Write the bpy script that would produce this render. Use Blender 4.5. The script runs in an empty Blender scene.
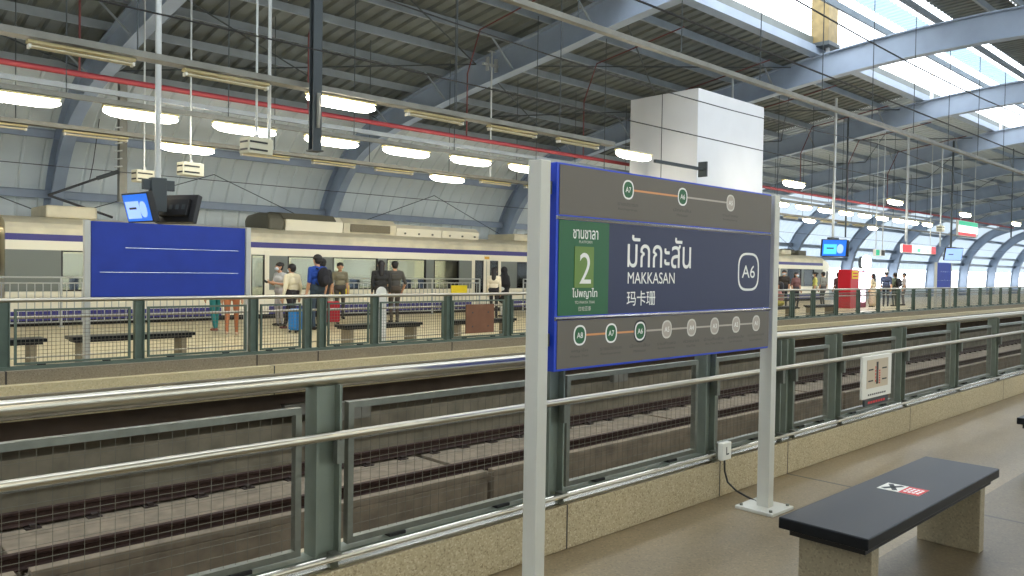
import bpy, bmesh, math, random
import numpy as np
from mathutils import Vector, Matrix
random.seed(7)
S = bpy.context.scene
COL = S.collection
PI = math.pi

# ------------------------------------------------------------------ materials
def lin(c):
    return tuple(((v / 255) / 12.92 if v / 255 <= .04045 else ((v / 255 + .055) / 1.055) ** 2.4) for v in c) + (1.0,)

def mat(name, rgb, rough=.6, metal=0.0, spec=.5, noise=None, bump=None, emit=None, strength=0, alpha=None, trans=None):
    """noise=(scale, amount[, detail]) varies the value of the base colour; bump=(scale, strength)"""
    m = bpy.data.materials.new(name); m.use_nodes = True
    nt = m.node_tree; b = nt.nodes['Principled BSDF']
    b.inputs['Base Color'].default_value = lin(rgb)
    b.inputs['Roughness'].default_value = rough
    b.inputs['Metallic'].default_value = metal
    b.inputs['Specular IOR Level'].default_value = spec
    if trans: b.inputs['Transmission Weight'].default_value = trans
    if alpha is not None: b.inputs['Alpha'].default_value = alpha
    if emit:
        b.inputs['Emission Color'].default_value = lin(emit); b.inputs['Emission Strength'].default_value = strength
    if noise or bump:
        geo = nt.nodes.new('ShaderNodeNewGeometry')
    if noise:
        n = nt.nodes.new('ShaderNodeTexNoise'); n.inputs['Scale'].default_value = noise[0]
        n.inputs['Detail'].default_value = noise[2] if len(noise) > 2 else 4
        nt.links.new(geo.outputs['Position'], n.inputs['Vector'])
        r = nt.nodes.new('ShaderNodeValToRGB')
        c = lin(rgb); a = noise[1]
        r.color_ramp.elements[0].position = .3; r.color_ramp.elements[1].position = .7
        r.color_ramp.elements[0].color = tuple(max(0, v * (1 - a)) for v in c[:3]) + (1,)
        r.color_ramp.elements[1].color = tuple(min(1, v * (1 + a)) for v in c[:3]) + (1,)
        nt.links.new(n.outputs['Fac'], r.inputs['Fac']); nt.links.new(r.outputs['Color'], b.inputs['Base Color'])
    if bump:
        n2 = nt.nodes.new('ShaderNodeTexNoise'); n2.inputs['Scale'].default_value = bump[0]
        nt.links.new(geo.outputs['Position'], n2.inputs['Vector'])
        bp = nt.nodes.new('ShaderNodeBump'); bp.inputs['Strength'].default_value = bump[1]; bp.inputs['Distance'].default_value = .01
        nt.links.new(n2.outputs['Fac'], bp.inputs['Height']); nt.links.new(bp.outputs['Normal'], b.inputs['Normal'])
    return m

def granite(name, base, dark, light, scale=90, rough=.5, big=.12, joints=(), jw=.006, band=None, spec=.5):
    """speckled stone; joints = X positions of thin dark joints; band=(y, dark rgb) recolours the tiles with y below"""
    m = bpy.data.materials.new(name); m.use_nodes = True
    nt = m.node_tree; b = nt.nodes['Principled BSDF']; b.inputs['Roughness'].default_value = rough
    b.inputs['Specular IOR Level'].default_value = spec
    geo = nt.nodes.new('ShaderNodeNewGeometry'); P = geo.outputs['Position']
    vor = nt.nodes.new('ShaderNodeTexVoronoi'); vor.inputs['Scale'].default_value = scale
    nt.links.new(P, vor.inputs['Vector'])
    sep = nt.nodes.new('ShaderNodeSeparateColor'); nt.links.new(vor.outputs['Color'], sep.inputs['Color'])
    r = nt.nodes.new('ShaderNodeValToRGB'); el = r.color_ramp.elements
    el[0].color = lin(dark); el[0].position = 0; el[1].color = lin(light); el[1].position = 1
    e = el.new(.22); e.color = lin(base); e = el.new(.75); e.color = lin(base)
    nt.links.new(sep.outputs['Red'], r.inputs['Fac'])
    n = nt.nodes.new('ShaderNodeTexNoise'); n.inputs['Scale'].default_value = 1.3; n.inputs['Detail'].default_value = 6
    nt.links.new(P, n.inputs['Vector'])
    mr = nt.nodes.new('ShaderNodeMapRange'); mr.inputs['To Min'].default_value = 1 - big * 2; mr.inputs['To Max'].default_value = 1 + big * 2
    nt.links.new(n.outputs['Fac'], mr.inputs['Value'])
    mul = nt.nodes.new('ShaderNodeMix'); mul.data_type = 'RGBA'; mul.blend_type = 'MULTIPLY'; mul.inputs['Factor'].default_value = 1
    nt.links.new(r.outputs['Color'], mul.inputs[6]); nt.links.new(mr.outputs['Result'], mul.inputs[7])
    out = mul.outputs[2]
    sx = nt.nodes.new('ShaderNodeSeparateXYZ'); nt.links.new(P, sx.inputs[0])
    def mathn(op, a, bv):
        k = nt.nodes.new('ShaderNodeMath'); k.operation = op
        nt.links.new(a, k.inputs[0])
        if bv is not None: k.inputs[1].default_value = bv
        return k.outputs[0]
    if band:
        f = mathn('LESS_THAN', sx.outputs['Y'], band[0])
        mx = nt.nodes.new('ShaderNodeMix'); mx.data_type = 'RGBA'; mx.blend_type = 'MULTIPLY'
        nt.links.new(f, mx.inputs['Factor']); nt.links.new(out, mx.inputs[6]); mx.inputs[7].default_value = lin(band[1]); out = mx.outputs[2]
    for j in joints:
        d = mathn('ABSOLUTE', mathn('SUBTRACT', sx.outputs['X'], j), None)
        f = mathn('LESS_THAN', d, jw)
        mx = nt.nodes.new('ShaderNodeMix'); mx.data_type = 'RGBA'
        nt.links.new(f, mx.inputs['Factor']); nt.links.new(out, mx.inputs[6]); mx.inputs[7].default_value = lin((52, 46, 38)); out = mx.outputs[2]
    nt.links.new(out, b.inputs['Base Color'])
    return m

NEAR_POSTS = [1.78, 3.22, 4.78, 5.71, 5.92, 6.79, 8.26, 9.85, 11.35, 12.9, 14.4, 15.9, 17.4, 18.9, 20.4, 21.9, 23.4, 24.9]
FAR_POSTS = [-.55, .85, 2.22, 3.86, 5.56, 6.49, 6.76, 7.80, 9.45, 11.02, 12.6, 14.2, 15.8, 17.4, 19.0, 20.6, 21.8, 23.04, 24.44, 26.11, 27.86, 29.59, 31.47, 33.0, 34.75, 36.4, 37.9, 39.65, 41.3, 42.9, 44.5, 46.1, 47.7, 49.3, 50.9, 52.5, 54.1, 55.7, 57.3, 58.9]

M = dict(
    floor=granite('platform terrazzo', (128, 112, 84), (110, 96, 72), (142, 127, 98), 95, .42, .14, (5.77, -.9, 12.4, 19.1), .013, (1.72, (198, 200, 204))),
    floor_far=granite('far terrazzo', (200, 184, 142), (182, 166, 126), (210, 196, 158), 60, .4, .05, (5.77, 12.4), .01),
    curb=granite('kerb granite', (178, 163, 130), (140, 124, 94), (202, 190, 158), 130, .6, .06, [3.24, 4.80, 5.77, 8.28, 11.4, 14.4], .006),
    curb_far=granite('far kerb granite', (132, 120, 98), (112, 100, 80), (146, 134, 112), 90, .7, .06, [2.22, 5.56, 6.62, 9.45, 12.6, 15.8], .012),
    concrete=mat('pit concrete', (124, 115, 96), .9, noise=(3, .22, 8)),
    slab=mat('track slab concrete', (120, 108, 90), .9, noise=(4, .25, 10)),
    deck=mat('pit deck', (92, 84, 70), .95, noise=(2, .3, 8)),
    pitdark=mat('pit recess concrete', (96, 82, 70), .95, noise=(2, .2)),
    rail=mat('rusty rail steel', (58, 40, 32), .75, .3, noise=(14, .25)),
    clip=mat('rail clip iron', (54, 44, 38), .8, .2),
    post=mat('grey green fence paint', (118, 126, 114), .5, .25, noise=(7, .1)),
    postfar=mat('dark green fence paint', (92, 106, 94), .5, .2, noise=(7, .1)),
    galv=mat('galvanised steel', (122, 124, 114), .42, .75, noise=(20, .12)),
    steel=mat('brushed stainless', (188, 182, 166), .3, 1.0),
    wire=mat('mesh wire', (110, 106, 92), .5, .4),
    rubber=mat('black rubber', (28, 28, 26), .7),
    signpost=mat('pale grey coated steel', (198, 197, 187), .5, .05, noise=(3, .03)),
    signblue=mat('blue sign edge', (22, 62, 190), .4),
    signback=mat('blue sign back', (24, 56, 158), .55, noise=(4, .08)),
    signgrey=mat('warm grey sign panel', (103, 97, 88), .55),
    signnavy=mat('navy sign panel', (42, 48, 80), .5),
    signgreen=mat('green sign panel', (36, 96, 58), .5),
    signlime=mat('lime sign panel', (104, 134, 62), .5),
    signtext=mat('white sign lettering', (236, 236, 232), .5),
    signsoft=mat('soft white sign marks', (206, 202, 192), .5),
    signdark=mat('dark sign lettering', (78, 74, 68), .6),
    ringdark=mat('dark ring', (40, 44, 44), .6),
    orange=mat('orange route line', (214, 148, 96), .5),
    routeline=mat('pale route line', (178, 168, 156), .5),
    alu=mat('polished aluminium strip', (216, 220, 232), .16, 1.0),
    black=mat('black plastic', (22, 22, 24), .45),
    white=mat('white plastic', (226, 224, 214), .5),
    benchtop=mat('dark polished bench slab', (15, 18, 22), .36, spec=.22, noise=(40, .2)),
    benchedge=mat('bench slab underside', (22, 18, 18), .6),
    benchleg=granite('bench leg tile', (142, 130, 106), (126, 114, 92), (156, 144, 118), 120, .5, .05),
    red=mat('red print', (206, 40, 44), .5),
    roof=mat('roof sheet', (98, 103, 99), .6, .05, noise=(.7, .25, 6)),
    wallsheet=mat('wall sheet', (214, 220, 218), .5, .0, noise=(.6, .08, 5)),
    beam=mat('blue grey painted steel', (146, 158, 174), .5, .05, noise=(1.2, .1, 5)),
    purlin=mat('grey painted purlin', (132, 140, 146), .5, .1, noise=(2, .1)),
    darksteel=mat('dark grey steel', (66, 72, 74), .55, .3),
    tray=mat('galvanised tray', (128, 126, 116), .5, .5, noise=(4, .12)),
    batten=mat('aged cream batten', (196, 182, 132), .5),
    offtube=mat('unlit tube', (214, 204, 170), .35),
    redpipe=mat('red sprinkler pipe', (132, 40, 46), .55),
    rod=mat('pale steel rod', (186, 188, 184), .4, .4),
    boxwhite=mat('white clad panel', (214, 214, 214), .6, noise=(1.2, .03)),
    wood=mat('weathered tan cladding', (124, 106, 66), .7, noise=(5, .2)),
    train=mat('train cream white paint', (240, 234, 212), .35),
    trainroof=mat('train roof dirty cream', (214, 206, 180), .6, noise=(2.2, .12, 6)),
    trainband=mat('train grey window band', (118, 124, 118), .4),
    trainblue=mat('train violet blue stripe', (58, 54, 128), .35),
    trainunder=mat('train underframe', (40, 38, 36), .8),
    traininside=mat('train interior lining', (226, 220, 200), .6),
    seat=mat('train seat cloth', (70, 84, 128), .8),
    acgrille=mat('roof unit grille', (120, 112, 92), .7, noise=(60, .3)),
    acdark=mat('roof unit dark shroud', (104, 102, 88), .7),
    yellow=mat('yellow plate', (232, 206, 30), .5),
    brown=mat('brown board', (126, 84, 58), .7, noise=(6, .1)),
    speaker=mat('cream speaker case', (206, 202, 178), .5),
    signred=mat('red sign face', (206, 44, 48), .4, emit=(206, 44, 48), strength=.5),
    signlit=mat('lit sign face', (230, 240, 238), .4, emit=(235, 245, 242), strength=.8),
    signlitgreen=mat('lit green sign face', (20, 150, 110), .4, emit=(20, 160, 110), strength=.8),
    screenblue=mat('screen blue', (30, 100, 200), .3, emit=(36, 104, 214), strength=.8),
    screenpale=mat('screen pale', (150, 184, 236), .3, emit=(160, 190, 240), strength=.7),
    screencyan=mat('screen cyan', (80, 190, 220), .3, emit=(86, 196, 226), strength=.8),
    lampwarm=mat('lit diffuser', (255, 250, 236), .4, emit=(255, 249, 234), strength=31),
    carlight=mat('lit train ceiling panel', (255, 250, 236), .4, emit=(255, 244, 220), strength=14),
    adlight=mat('lit advert face', (250, 236, 246), .4, emit=(250, 230, 246), strength=2.2),
    globe=mat('floodlight glare', (255, 255, 255), .4, emit=(240, 246, 255), strength=60),
    kiosk=mat('red kiosk', (190, 24, 44), .4),
    skin=mat('skin', (196, 150, 118), .6),
    hair=mat('black hair', (26, 22, 22), .5, noise=(60, .3)),
    mask=mat('face mask', (206, 220, 232), .7),
    eye=mat('eyes', (30, 24, 22), .4),
    lips=mat('lips', (160, 96, 88), .5),
)
# glass: a thin tinted pane
def glass_mat():
    m = bpy.data.materials.new('train window glass'); m.use_nodes = True; nt = m.node_tree
    nt.nodes.remove(nt.nodes['Principled BSDF'])
    t = nt.nodes.new('ShaderNodeBsdfTransparent'); t.inputs[0].default_value = (.62, .68, .66, 1)
    g = nt.nodes.new('ShaderNodeBsdfGlossy'); g.inputs['Roughness'].default_value = .05
    fr = nt.nodes.new('ShaderNodeFresnel'); fr.inputs[0].default_value = 1.6
    mx = nt.nodes.new('ShaderNodeMixShader'); nt.links.new(fr.outputs[0], mx.inputs[0]); nt.links.new(t.outputs[0], mx.inputs[1]); nt.links.new(g.outputs[0], mx.inputs[2])
    nt.links.new(mx.outputs[0], nt.nodes['Material Output'].inputs[0]); return m
M['glass'] = glass_mat(); M['rearpane'] = mat('rear train window', (190, 190, 188), .3); M['grab'] = mat('yellow grab pole', (214, 176, 70), .4)
def translucent_mat(name, rgb, k=.6):
    m = bpy.data.materials.new(name); m.use_nodes = True; nt = m.node_tree
    b = nt.nodes['Principled BSDF']; b.inputs['Base Color'].default_value = lin(rgb); b.inputs['Roughness'].default_value = .5
    t = nt.nodes.new('ShaderNodeBsdfTranslucent'); t.inputs[0].default_value = lin(rgb)
    mx = nt.nodes.new('ShaderNodeMixShader'); mx.inputs[0].default_value = k
    nt.links.new(b.outputs[0], mx.inputs[1]); nt.links.new(t.outputs[0], mx.inputs[2]); nt.links.new(mx.outputs[0], nt.nodes['Material Output'].inputs[0]); return m
M['translucent'] = translucent_mat('translucent roof sheet', (164, 186, 202), .42)
M['wallglow'] = translucent_mat('brightened wall sheet', (196, 206, 214), .22)  # translucency added so that daylight brightens the far end of the wall
M['roofglow'] = translucent_mat('brightened roof sheet', (150, 154, 150), .05)  # paler, slightly translucent copy of the roof sheet, added to brighten the far end
M['ledge'] = mat('polished steel ledge', (196, 194, 184), .14, 1.0)
M['branch'] = mat('dark red branch pipe', (96, 42, 40), .6)

CLOTH = {}
def cloth(rgb):
    if rgb not in CLOTH: CLOTH[rgb] = mat('cloth %d %d %d' % rgb, rgb, .85)
    return CLOTH[rgb]

# ------------------------------------------------------------------ mesh helpers
class MB:
    def __init__(s): s.v = []; s.f = []; s.mi = []; s.m = 0
    def face(s, pts):
        b = len(s.v); s.v += [tuple(p) for p in pts]; s.f.append(tuple(range(b, b + len(pts)))); s.mi.append(s.m)
    def add(s, vs, fs):
        b = len(s.v); s.v += [tuple(p) for p in vs]
        for f in fs: s.f.append(tuple(b + i for i in f)); s.mi.append(s.m)
        return s
    def box(s, x0, x1, y0, y1, z0, z1):
        x0, x1 = min(x0, x1), max(x0, x1); y0, y1 = min(y0, y1), max(y0, y1); z0, z1 = min(z0, z1), max(z0, z1)
        return s.add([(x0, y0, z0), (x1, y0, z0), (x1, y1, z0), (x0, y1, z0), (x0, y0, z1), (x1, y0, z1), (x1, y1, z1), (x0, y1, z1)],
                     [(3, 2, 1, 0), (4, 5, 6, 7), (0, 1, 5, 4), (1, 2, 6, 5), (2, 3, 7, 6), (3, 0, 4, 7)])
    def obox(s, c, ax, ay, az):
        c, ax, ay, az = map(Vector, (c, ax, ay, az)); v = []
        for k in (-1, 1):
            for i, j in ((-1, -1), (1, -1), (1, 1), (-1, 1)): v.append(c + ax * i + ay * j + az * k)
        return s.add(v, [(3, 2, 1, 0), (4, 5, 6, 7), (0, 1, 5, 4), (1, 2, 6, 5), (2, 3, 7, 6), (3, 0, 4, 7)])
    def tube(s, pts, r, n=8, cap=True):
        pts = [Vector(p) for p in pts]; rs = r if isinstance(r, (list, tuple)) else [r] * len(pts)
        up = Vector((0, 0, 1)); b = len(s.v); prev = None
        for i, p in enumerate(pts):
            t = (pts[min(i + 1, len(pts) - 1)] - pts[max(i - 1, 0)]).normalized()
            if prev is None:
                a = t.cross(up)
                if a.length < 1e-3: a = t.cross(Vector((1, 0, 0)))
            else:
                a = prev - t * prev.dot(t)
            a.normalize(); prev = a; c = t.cross(a)
            for k in range(n):
                w = 2 * PI * (k + .5) / n
                s.v.append(tuple(p + (a * math.cos(w) + c * math.sin(w)) * rs[i]))
        for i in range(len(pts) - 1):
            for k in range(n):
                q = (k + 1) % n
                s.f.append((b + i * n + k, b + i * n + q, b + (i + 1) * n + q, b + (i + 1) * n + k)); s.mi.append(s.m)
        if cap:
            s.f.append(tuple(b + k for k in reversed(range(n)))); s.mi.append(s.m)
            e = b + (len(pts) - 1) * n; s.f.append(tuple(e + k for k in range(n))); s.mi.append(s.m)
        return s
    def prism(s, prof, axis, a, b):
        """closed 2D profile extruded along axis: 'X' prof=(y,z), 'Y' prof=(x,z), 'Z' prof=(x,y)"""
        def P(q, t): return {'X': (t, q[0], q[1]), 'Y': (q[0], t, q[1]), 'Z': (q[0], q[1], t)}[axis]
        n = len(prof); vs = [P(q, a) for q in prof] + [P(q, b) for q in prof]
        fs = [tuple(reversed(range(n))), tuple(range(n, 2 * n))] + [(i, (i + 1) % n, n + (i + 1) % n, n + i) for i in range(n)]
        return s.add(vs, fs)
    def ell(s, c, r, nu=14, nv=9, rot=None):
        c = Vector(c); vs = []; fs = []
        for j in range(1, nv):
            th = PI * j / nv
            for i in range(nu):
                ph = 2 * PI * i / nu
                p = Vector((r[0] * math.sin(th) * math.cos(ph), r[1] * math.sin(th) * math.sin(ph), r[2] * math.cos(th)))
                vs.append(c + (rot @ p if rot else p))
        for z in (r[2], -r[2]):
            p = Vector((0, 0, z)); vs.append(c + (rot @ p if rot else p))
        T = len(vs) - 2; B = T + 1
        for i in range(nu):
            q = (i + 1) % nu
            fs.append((T, i, q)); fs.append((B, (nv - 2) * nu + q, (nv - 2) * nu + i))
            for j in range(nv - 2): fs.append((j * nu + i, (j + 1) * nu + i, (j + 1) * nu + q, j * nu + q))
        return s.add(vs, fs)
    def capsule(s, p, q, r0, r1, n=12):
        p, q = Vector(p), Vector(q); d = (q - p); L = d.length; d.normalize(); pts = []; rs = []
        for a in (-80, -50, -20): pts.append(p + d * r0 * math.sin(math.radians(a))); rs.append(r0 * math.cos(math.radians(a)))
        pts += [p, q]; rs += [r0, r1]
        for a in (20, 50, 80): pts.append(q + d * r1 * math.sin(math.radians(a))); rs.append(r1 * math.cos(math.radians(a)))
        return s.tube(pts, rs, n)
    def build(s, name, m, parent=None, smooth=False, bevel=0, recalc=True):
        me = bpy.data.meshes.new(name); me.from_pydata(s.v, [], s.f)
        for mm in (m if isinstance(m, (list, tuple)) else [m]): me.materials.append(mm)
        me.polygons.foreach_set('material_index', s.mi)
        if recalc:
            bm = bmesh.new(); bm.from_mesh(me); bmesh.ops.recalc_face_normals(bm, faces=bm.faces); bm.to_mesh(me); bm.free()
        if smooth:
            me.shade_smooth(); me.set_sharp_from_angle(angle=math.radians(40))
        me.update()
        o = bpy.data.objects.new(name, me); COL.objects.link(o)
        if parent is not None:
            o.parent = parent
            o.matrix_parent_inverse = Matrix.Identity(4)
        if bevel:
            b = o.modifiers.new('Bevel', 'BEVEL'); b.width = bevel; b.segments = 2; b.limit_method = 'ANGLE'
        return o

def tag(o, label=None, cat=None, group=None, kind=None):
    if label: o['label'] = label
    if cat: o['category'] = cat
    if group: o['group'] = group
    if kind: o['kind'] = kind
    return o
def empty(name, loc, label, cat, group=None, rz=0):
    o = bpy.data.objects.new(name, None); COL.objects.link(o); o.location = loc; o.rotation_euler = (0, 0, rz); o.empty_display_size = .1
    return tag(o, label, cat, group)
def copy_tree(o, parent=None):
    c = o.copy(); COL.objects.link(c)
    if parent is not None: c.parent = parent
    for ch in list(o.children): copy_tree(ch, c)
    return c
def struct(o): o['kind'] = 'structure'; return o

from mathutils.geometry import delaunay_2d_cdt
def in_loop(q, P):
    r = False
    for i in range(len(P)):
        a, b = P[i - 1], P[i]
        if (a.y > q.y) != (b.y > q.y) and q.x < (b.x - a.x) * (q.y - a.y) / (b.y - a.y) + a.x: r = not r
    return r
def text_outlines(body, bold):
    """every stroke outline of the lettering as (outer loop, [hole loops])"""
    cu = bpy.data.curves.new('tmp', 'FONT'); cu.body = body; cu.size = 1
    o = bpy.data.objects.new('tmp', cu); COL.objects.link(o)
    dg = bpy.context.evaluated_depsgraph_get(); loops = []
    for sp in o.to_curve(dg).splines:
        B = list(sp.bezier_points); P = []
        for a, b in zip(B, B[1:] + B[:1]):
            straight = (a.handle_right - a.co).length < 1e-5 and (b.handle_left - b.co).length < 1e-5
            n = 1 if straight else 5
            for k in range(n):
                t = k / n; u = 1 - t
                q = a.co * u ** 3 + a.handle_right * 3 * u * u * t + b.handle_left * 3 * u * t * t + b.co * t ** 3
                if not P or (q - P[-1]).length > 1e-4: P.append(q.copy())
        if len(P) > 2 and (P[0] - P[-1]).length < 1e-4: P.pop()
        if len(P) > 2: loops.append(P)
    o.to_curve_clear(); bpy.data.objects.remove(o); bpy.data.curves.remove(cu)
    area = lambda P: sum(P[i - 1].x * P[i].y - P[i].x * P[i - 1].y for i in range(len(P))) / 2
    inside = in_loop
    A = [area(P) for P in loops]; outer = []; holes = {}
    for i, P in enumerate(loops):
        par = [k for k, Q in enumerate(loops) if k != i and A[k] * A[i] < 0 and abs(A[k]) > abs(A[i]) and inside(P[0], Q) and inside(P[len(P) // 2], Q)]
        if par: holes.setdefault(par[0], []).append(i)
        else: outer.append(i)
    def grow(P, d):
        sg_ = 1 if area(P) > 0 else -1; out = []
        for i in range(len(P)):
            t = P[(i + 1) % len(P)] - P[i - 1]; n = Vector((t.y, -t.x, 0)) * sg_
            out.append(P[i] + (n.normalized() * d if n.length > 1e-9 else n))
        return out
    return [(grow(loops[i], bold), [grow(loops[h], -bold) for h in holes.get(i, [])]) for i in outer]
def text_mesh(name, body, m, parent, x0, x1, z0, z1, y, bold=0, depth=0):
    """flat painted lettering in a vertical XZ plane that reads from -Y; fitted into the rectangle"""
    G = text_outlines(body, bold); allp = [q for o_, H in G for L in [o_] + H for q in L]
    lx, hx = min(q.x for q in allp), max(q.x for q in allp); ly, hy = min(q.y for q in allp), max(q.y for q in allp)
    mb = MB()
    for gi, (o_, H) in enumerate(G):
        L = [o_] + H; flat = [q for l in L for q in l]
        ed = []; b = 0
        for l in L:
            ed += [(b + k, b + (k + 1) % len(l)) for k in range(len(l))]; b += len(l)
        V2, _, F2, *_r = delaunay_2d_cdt([q.to_2d() for q in flat], ed, [], 0, 1e-6)
        vs = [(x0 + (q.x - lx) / (hx - lx) * (x1 - x0), y - .0001 * (gi % 3), z0 + (q.y - ly) / (hy - ly) * (z1 - z0)) for q in V2]
        fs = []
        for t in F2:
            c = sum((V2[k] for k in t), Vector((0, 0))) / len(t)
            if not in_loop(c, o_) or any(in_loop(c, h) for h in H): continue
            a, b_, d_ = (V2[k] for k in t)
            fs.append(tuple(t) if (b_ - a).cross(d_ - a) > 0 else tuple(reversed(t)))
        mb.add(vs, fs)
    return mb.build(name, m, parent, recalc=False)

# ------------------------------------------------------------------ camera
f_px = 790.0
yaw, pitch, roll = math.radians(46.5), math.atan(18.2 / 790), .0155
F0 = Vector((math.cos(yaw), math.sin(yaw), 0)); Zv = Vector((0, 0, 1))
Fw = F0 * math.cos(pitch) - Zv * math.sin(pitch); R0 = Fw.cross(Zv).normalized(); U0 = R0.cross(Fw)
Rv = R0 * math.cos(roll) + U0 * math.sin(roll); Uv = U0 * math.cos(roll) - R0 * math.sin(roll)
cam = bpy.data.cameras.new('camera'); cam.sensor_width = 36; cam.lens = f_px / 1024 * 36; cam.clip_end = 500; cam.clip_start = .05
co = bpy.data.objects.new('camera', cam); COL.objects.link(co)
mw = Matrix((Rv, Uv, -Fw)).transposed().to_4x4(); mw.translation = Vector((0, 0, 1.55)); co.matrix_world = mw
S.camera = co

# ------------------------------------------------------------------ hall shell
X0, X1 = -26.0, 150.0
YC = 7.35
PROF = [(0, 8.8), (2.5, 8.72), (5.4, 8.45), (8.1, 8.05), (10.6, 7.72), (13, 7.38), (15, 7.0), (16.5, 6.68), (17.6, 6.32), (18.4, 5.92), (19.1, 5.38), (19.7, 4.75), (20.2, 4.05), (20.55, 3.3), (20.75, 2.5), (20.85, 1.6), (20.9, .6), (20.9, -.6)]
def cr(P, per=4):
    out = []
    for i in range(len(P) - 1):
        p0 = P[max(i - 1, 0)]; p1 = P[i]; p2 = P[i + 1]; p3 = P[min(i + 2, len(P) - 1)]
        for k in range(per):
            t = k / per
            out.append(tuple(.5 * (2 * p1[a] + (p2[a] - p0[a]) * t + (2 * p0[a] - 5 * p1[a] + 4 * p2[a] - p3[a]) * t * t + (3 * p1[a] - p0[a] - 3 * p2[a] + p3[a]) * t ** 3) for a in (0, 1)))
    out.append(P[-1]); return out
CV = cr(PROF)
def normals(C):
    N = []
    for i in range(len(C)):
        a = C[max(i - 1, 0)]; b = C[min(i + 1, len(C) - 1)]; t = (b[0] - a[0], b[1] - a[1]); l = math.hypot(*t); N.append((-t[1] / l, t[0] / l))
    return [(n[0], n[1]) if n[1] > 0 or n[0] > 0 else (-n[0], -n[1]) for n in N]
NV = normals(CV)
def off(d): return [(c[0] + n[0] * d, c[1] + n[1] * d) for c, n in zip(CV, NV)]

# arch ribs: I section following the curve over the whole span
RIBS = [6.6 + 9.65 * k for k in range(-3, 15)]
def rib_mesh():
    m = MB(); D = .42
    inn = off(-D); out = off(D)
    def chain(C, sgn): return [(YC + sgn * c[0], c[1]) for c in C]
    full = lambda C: list(reversed(chain(C, -1)))[:-1] + chain(C, 1)
    a, b = full(inn), full(out); mid_a, mid_b = full(off(-D + .04)), full(off(D - .04))
    def strip(p, q, x0, x1):
        n = len(p); vs = [(x0, y, z) for y, z in p] + [(x0, y, z) for y, z in q] + [(x1, y, z) for y, z in p] + [(x1, y, z) for y, z in q]; fs = []
        for i in range(n - 1):
            fs += [(i, i + 1, n + i + 1, n + i), (2 * n + i, 3 * n + i, 3 * n + i + 1, 2 * n + i + 1), (i, 2 * n + i, 2 * n + i + 1, i + 1), (n + i, n + i + 1, 3 * n + i + 1, 3 * n + i)]
        m.add(vs, fs)
    strip(a, mid_a, -.17, .17); strip(mid_b, b, -.17, .17); strip(mid_a, mid_b, -.02, .02)
    return m
rib0 = struct(rib_mesh().build('roof_beam', M['beam']))
rib0.location.x = RIBS[0]
for x in RIBS[1:]:
    r = rib0.copy(); r.location.x = x; COL.objects.link(r)

def sheet(name, umin, umax, sgn, m, pitch, amp, d=.68, xa=X0, xb=X1, wide=.62):
    C = off(d); idx = [i for i, c in enumerate(CV) if umin - 1e-6 <= c[0] <= umax + 1e-6]
    return sheet_idx(name, idx, C, sgn, m, pitch, amp, xa, xb, wide)
def sheet_idx(name, idx, C, sgn, m, pitch, amp, xa, xb, wide):
    mb = MB(); xs = []; x = xa
    while x < xb:
        xs += [(x, 0), (x + pitch * wide, 0), (x + pitch * (wide + .1), 1), (x + pitch * .9, 1)]; x += pitch
    n = len(idx); vs = []
    for X, h in xs:
        for i in idx:
            nx = NV[i]; vs.append((X, YC + sgn * (C[i][0] + nx[0] * amp * h), C[i][1] + nx[1] * amp * h))
    fs = []
    for a in range(len(xs) - 1):
        for k in range(n - 1): fs.append((a * n + k, a * n + k + 1, (a + 1) * n + k + 1, (a + 1) * n + k))
    mb.add(vs, fs); return struct(mb.build(name, m, recalc=False))
iu = lambda lo, hi, zlo=-9, zhi=99: [i for i, c in enumerate(CV) if lo <= c[0] <= hi and zlo <= c[1] <= zhi]
C_ = off(.68)
GAP0, GAP1 = 3.65, 5.0          # open ridge slots either side of the centre line
far_roof = iu(5.0, 17.7); far_wall = [i for i, c in enumerate(CV) if c[0] >= 17.4 and c[1] >= 2.9]
sheet_idx('ceiling', far_roof, C_, 1, M['roof'], .46, .075, X0, 35, .6)
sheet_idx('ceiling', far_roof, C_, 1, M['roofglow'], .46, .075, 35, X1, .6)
full_wall = [i for i, c in enumerate(CV) if c[0] >= 17.4 and c[1] >= .9]; high_wall = [i for i, c in enumerate(CV) if c[0] >= 17.4 and c[1] >= 1.9]
sheet_idx('wall_back', full_wall, C_, 1, M['wallsheet'], .60, .05, X0, 44.8, .82)
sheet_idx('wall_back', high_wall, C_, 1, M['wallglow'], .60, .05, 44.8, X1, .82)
sheet_idx('ceiling', far_roof, C_, -1, M['roof'], .9, .075, X0, X1, .6)
sheet_idx('wall_front', far_wall, C_, -1, M['wallsheet'], 1.2, .05, X0, X1, .82)
# raised centre roof: opaque middle, translucent strips towards the slots
CUP = [(c[0], c[1] + .62) for c in C_]
for sgn in (1, -1):
    i1 = iu(0, 1.9); i2 = iu(1.8, GAP0 + .1)
    if len(i1) > 1: sheet_idx('ceiling', i1, CUP, sgn, M['roof'], .3, .06, X0, X1, .55)
    sheet_idx('ceiling', i2, CUP, sgn, M['translucent'], .3, .06, X0, X1, .55)
# parapet under the side wall and the end of the hall
struct(MB().box(X0, X1, 28.6, 28.8, -2.2, .35).build('wall_parapet', M['wallsheet']))
struct(MB().box(X0, X1, -14.1, -13.9, -2.2, 3.2).build('wall_front', M['wallsheet']))
struct(MB().box(X0 - .2, X0, -14, 28.8, -2.2, 9.5).build('wall_left', M['wallsheet']))

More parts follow.
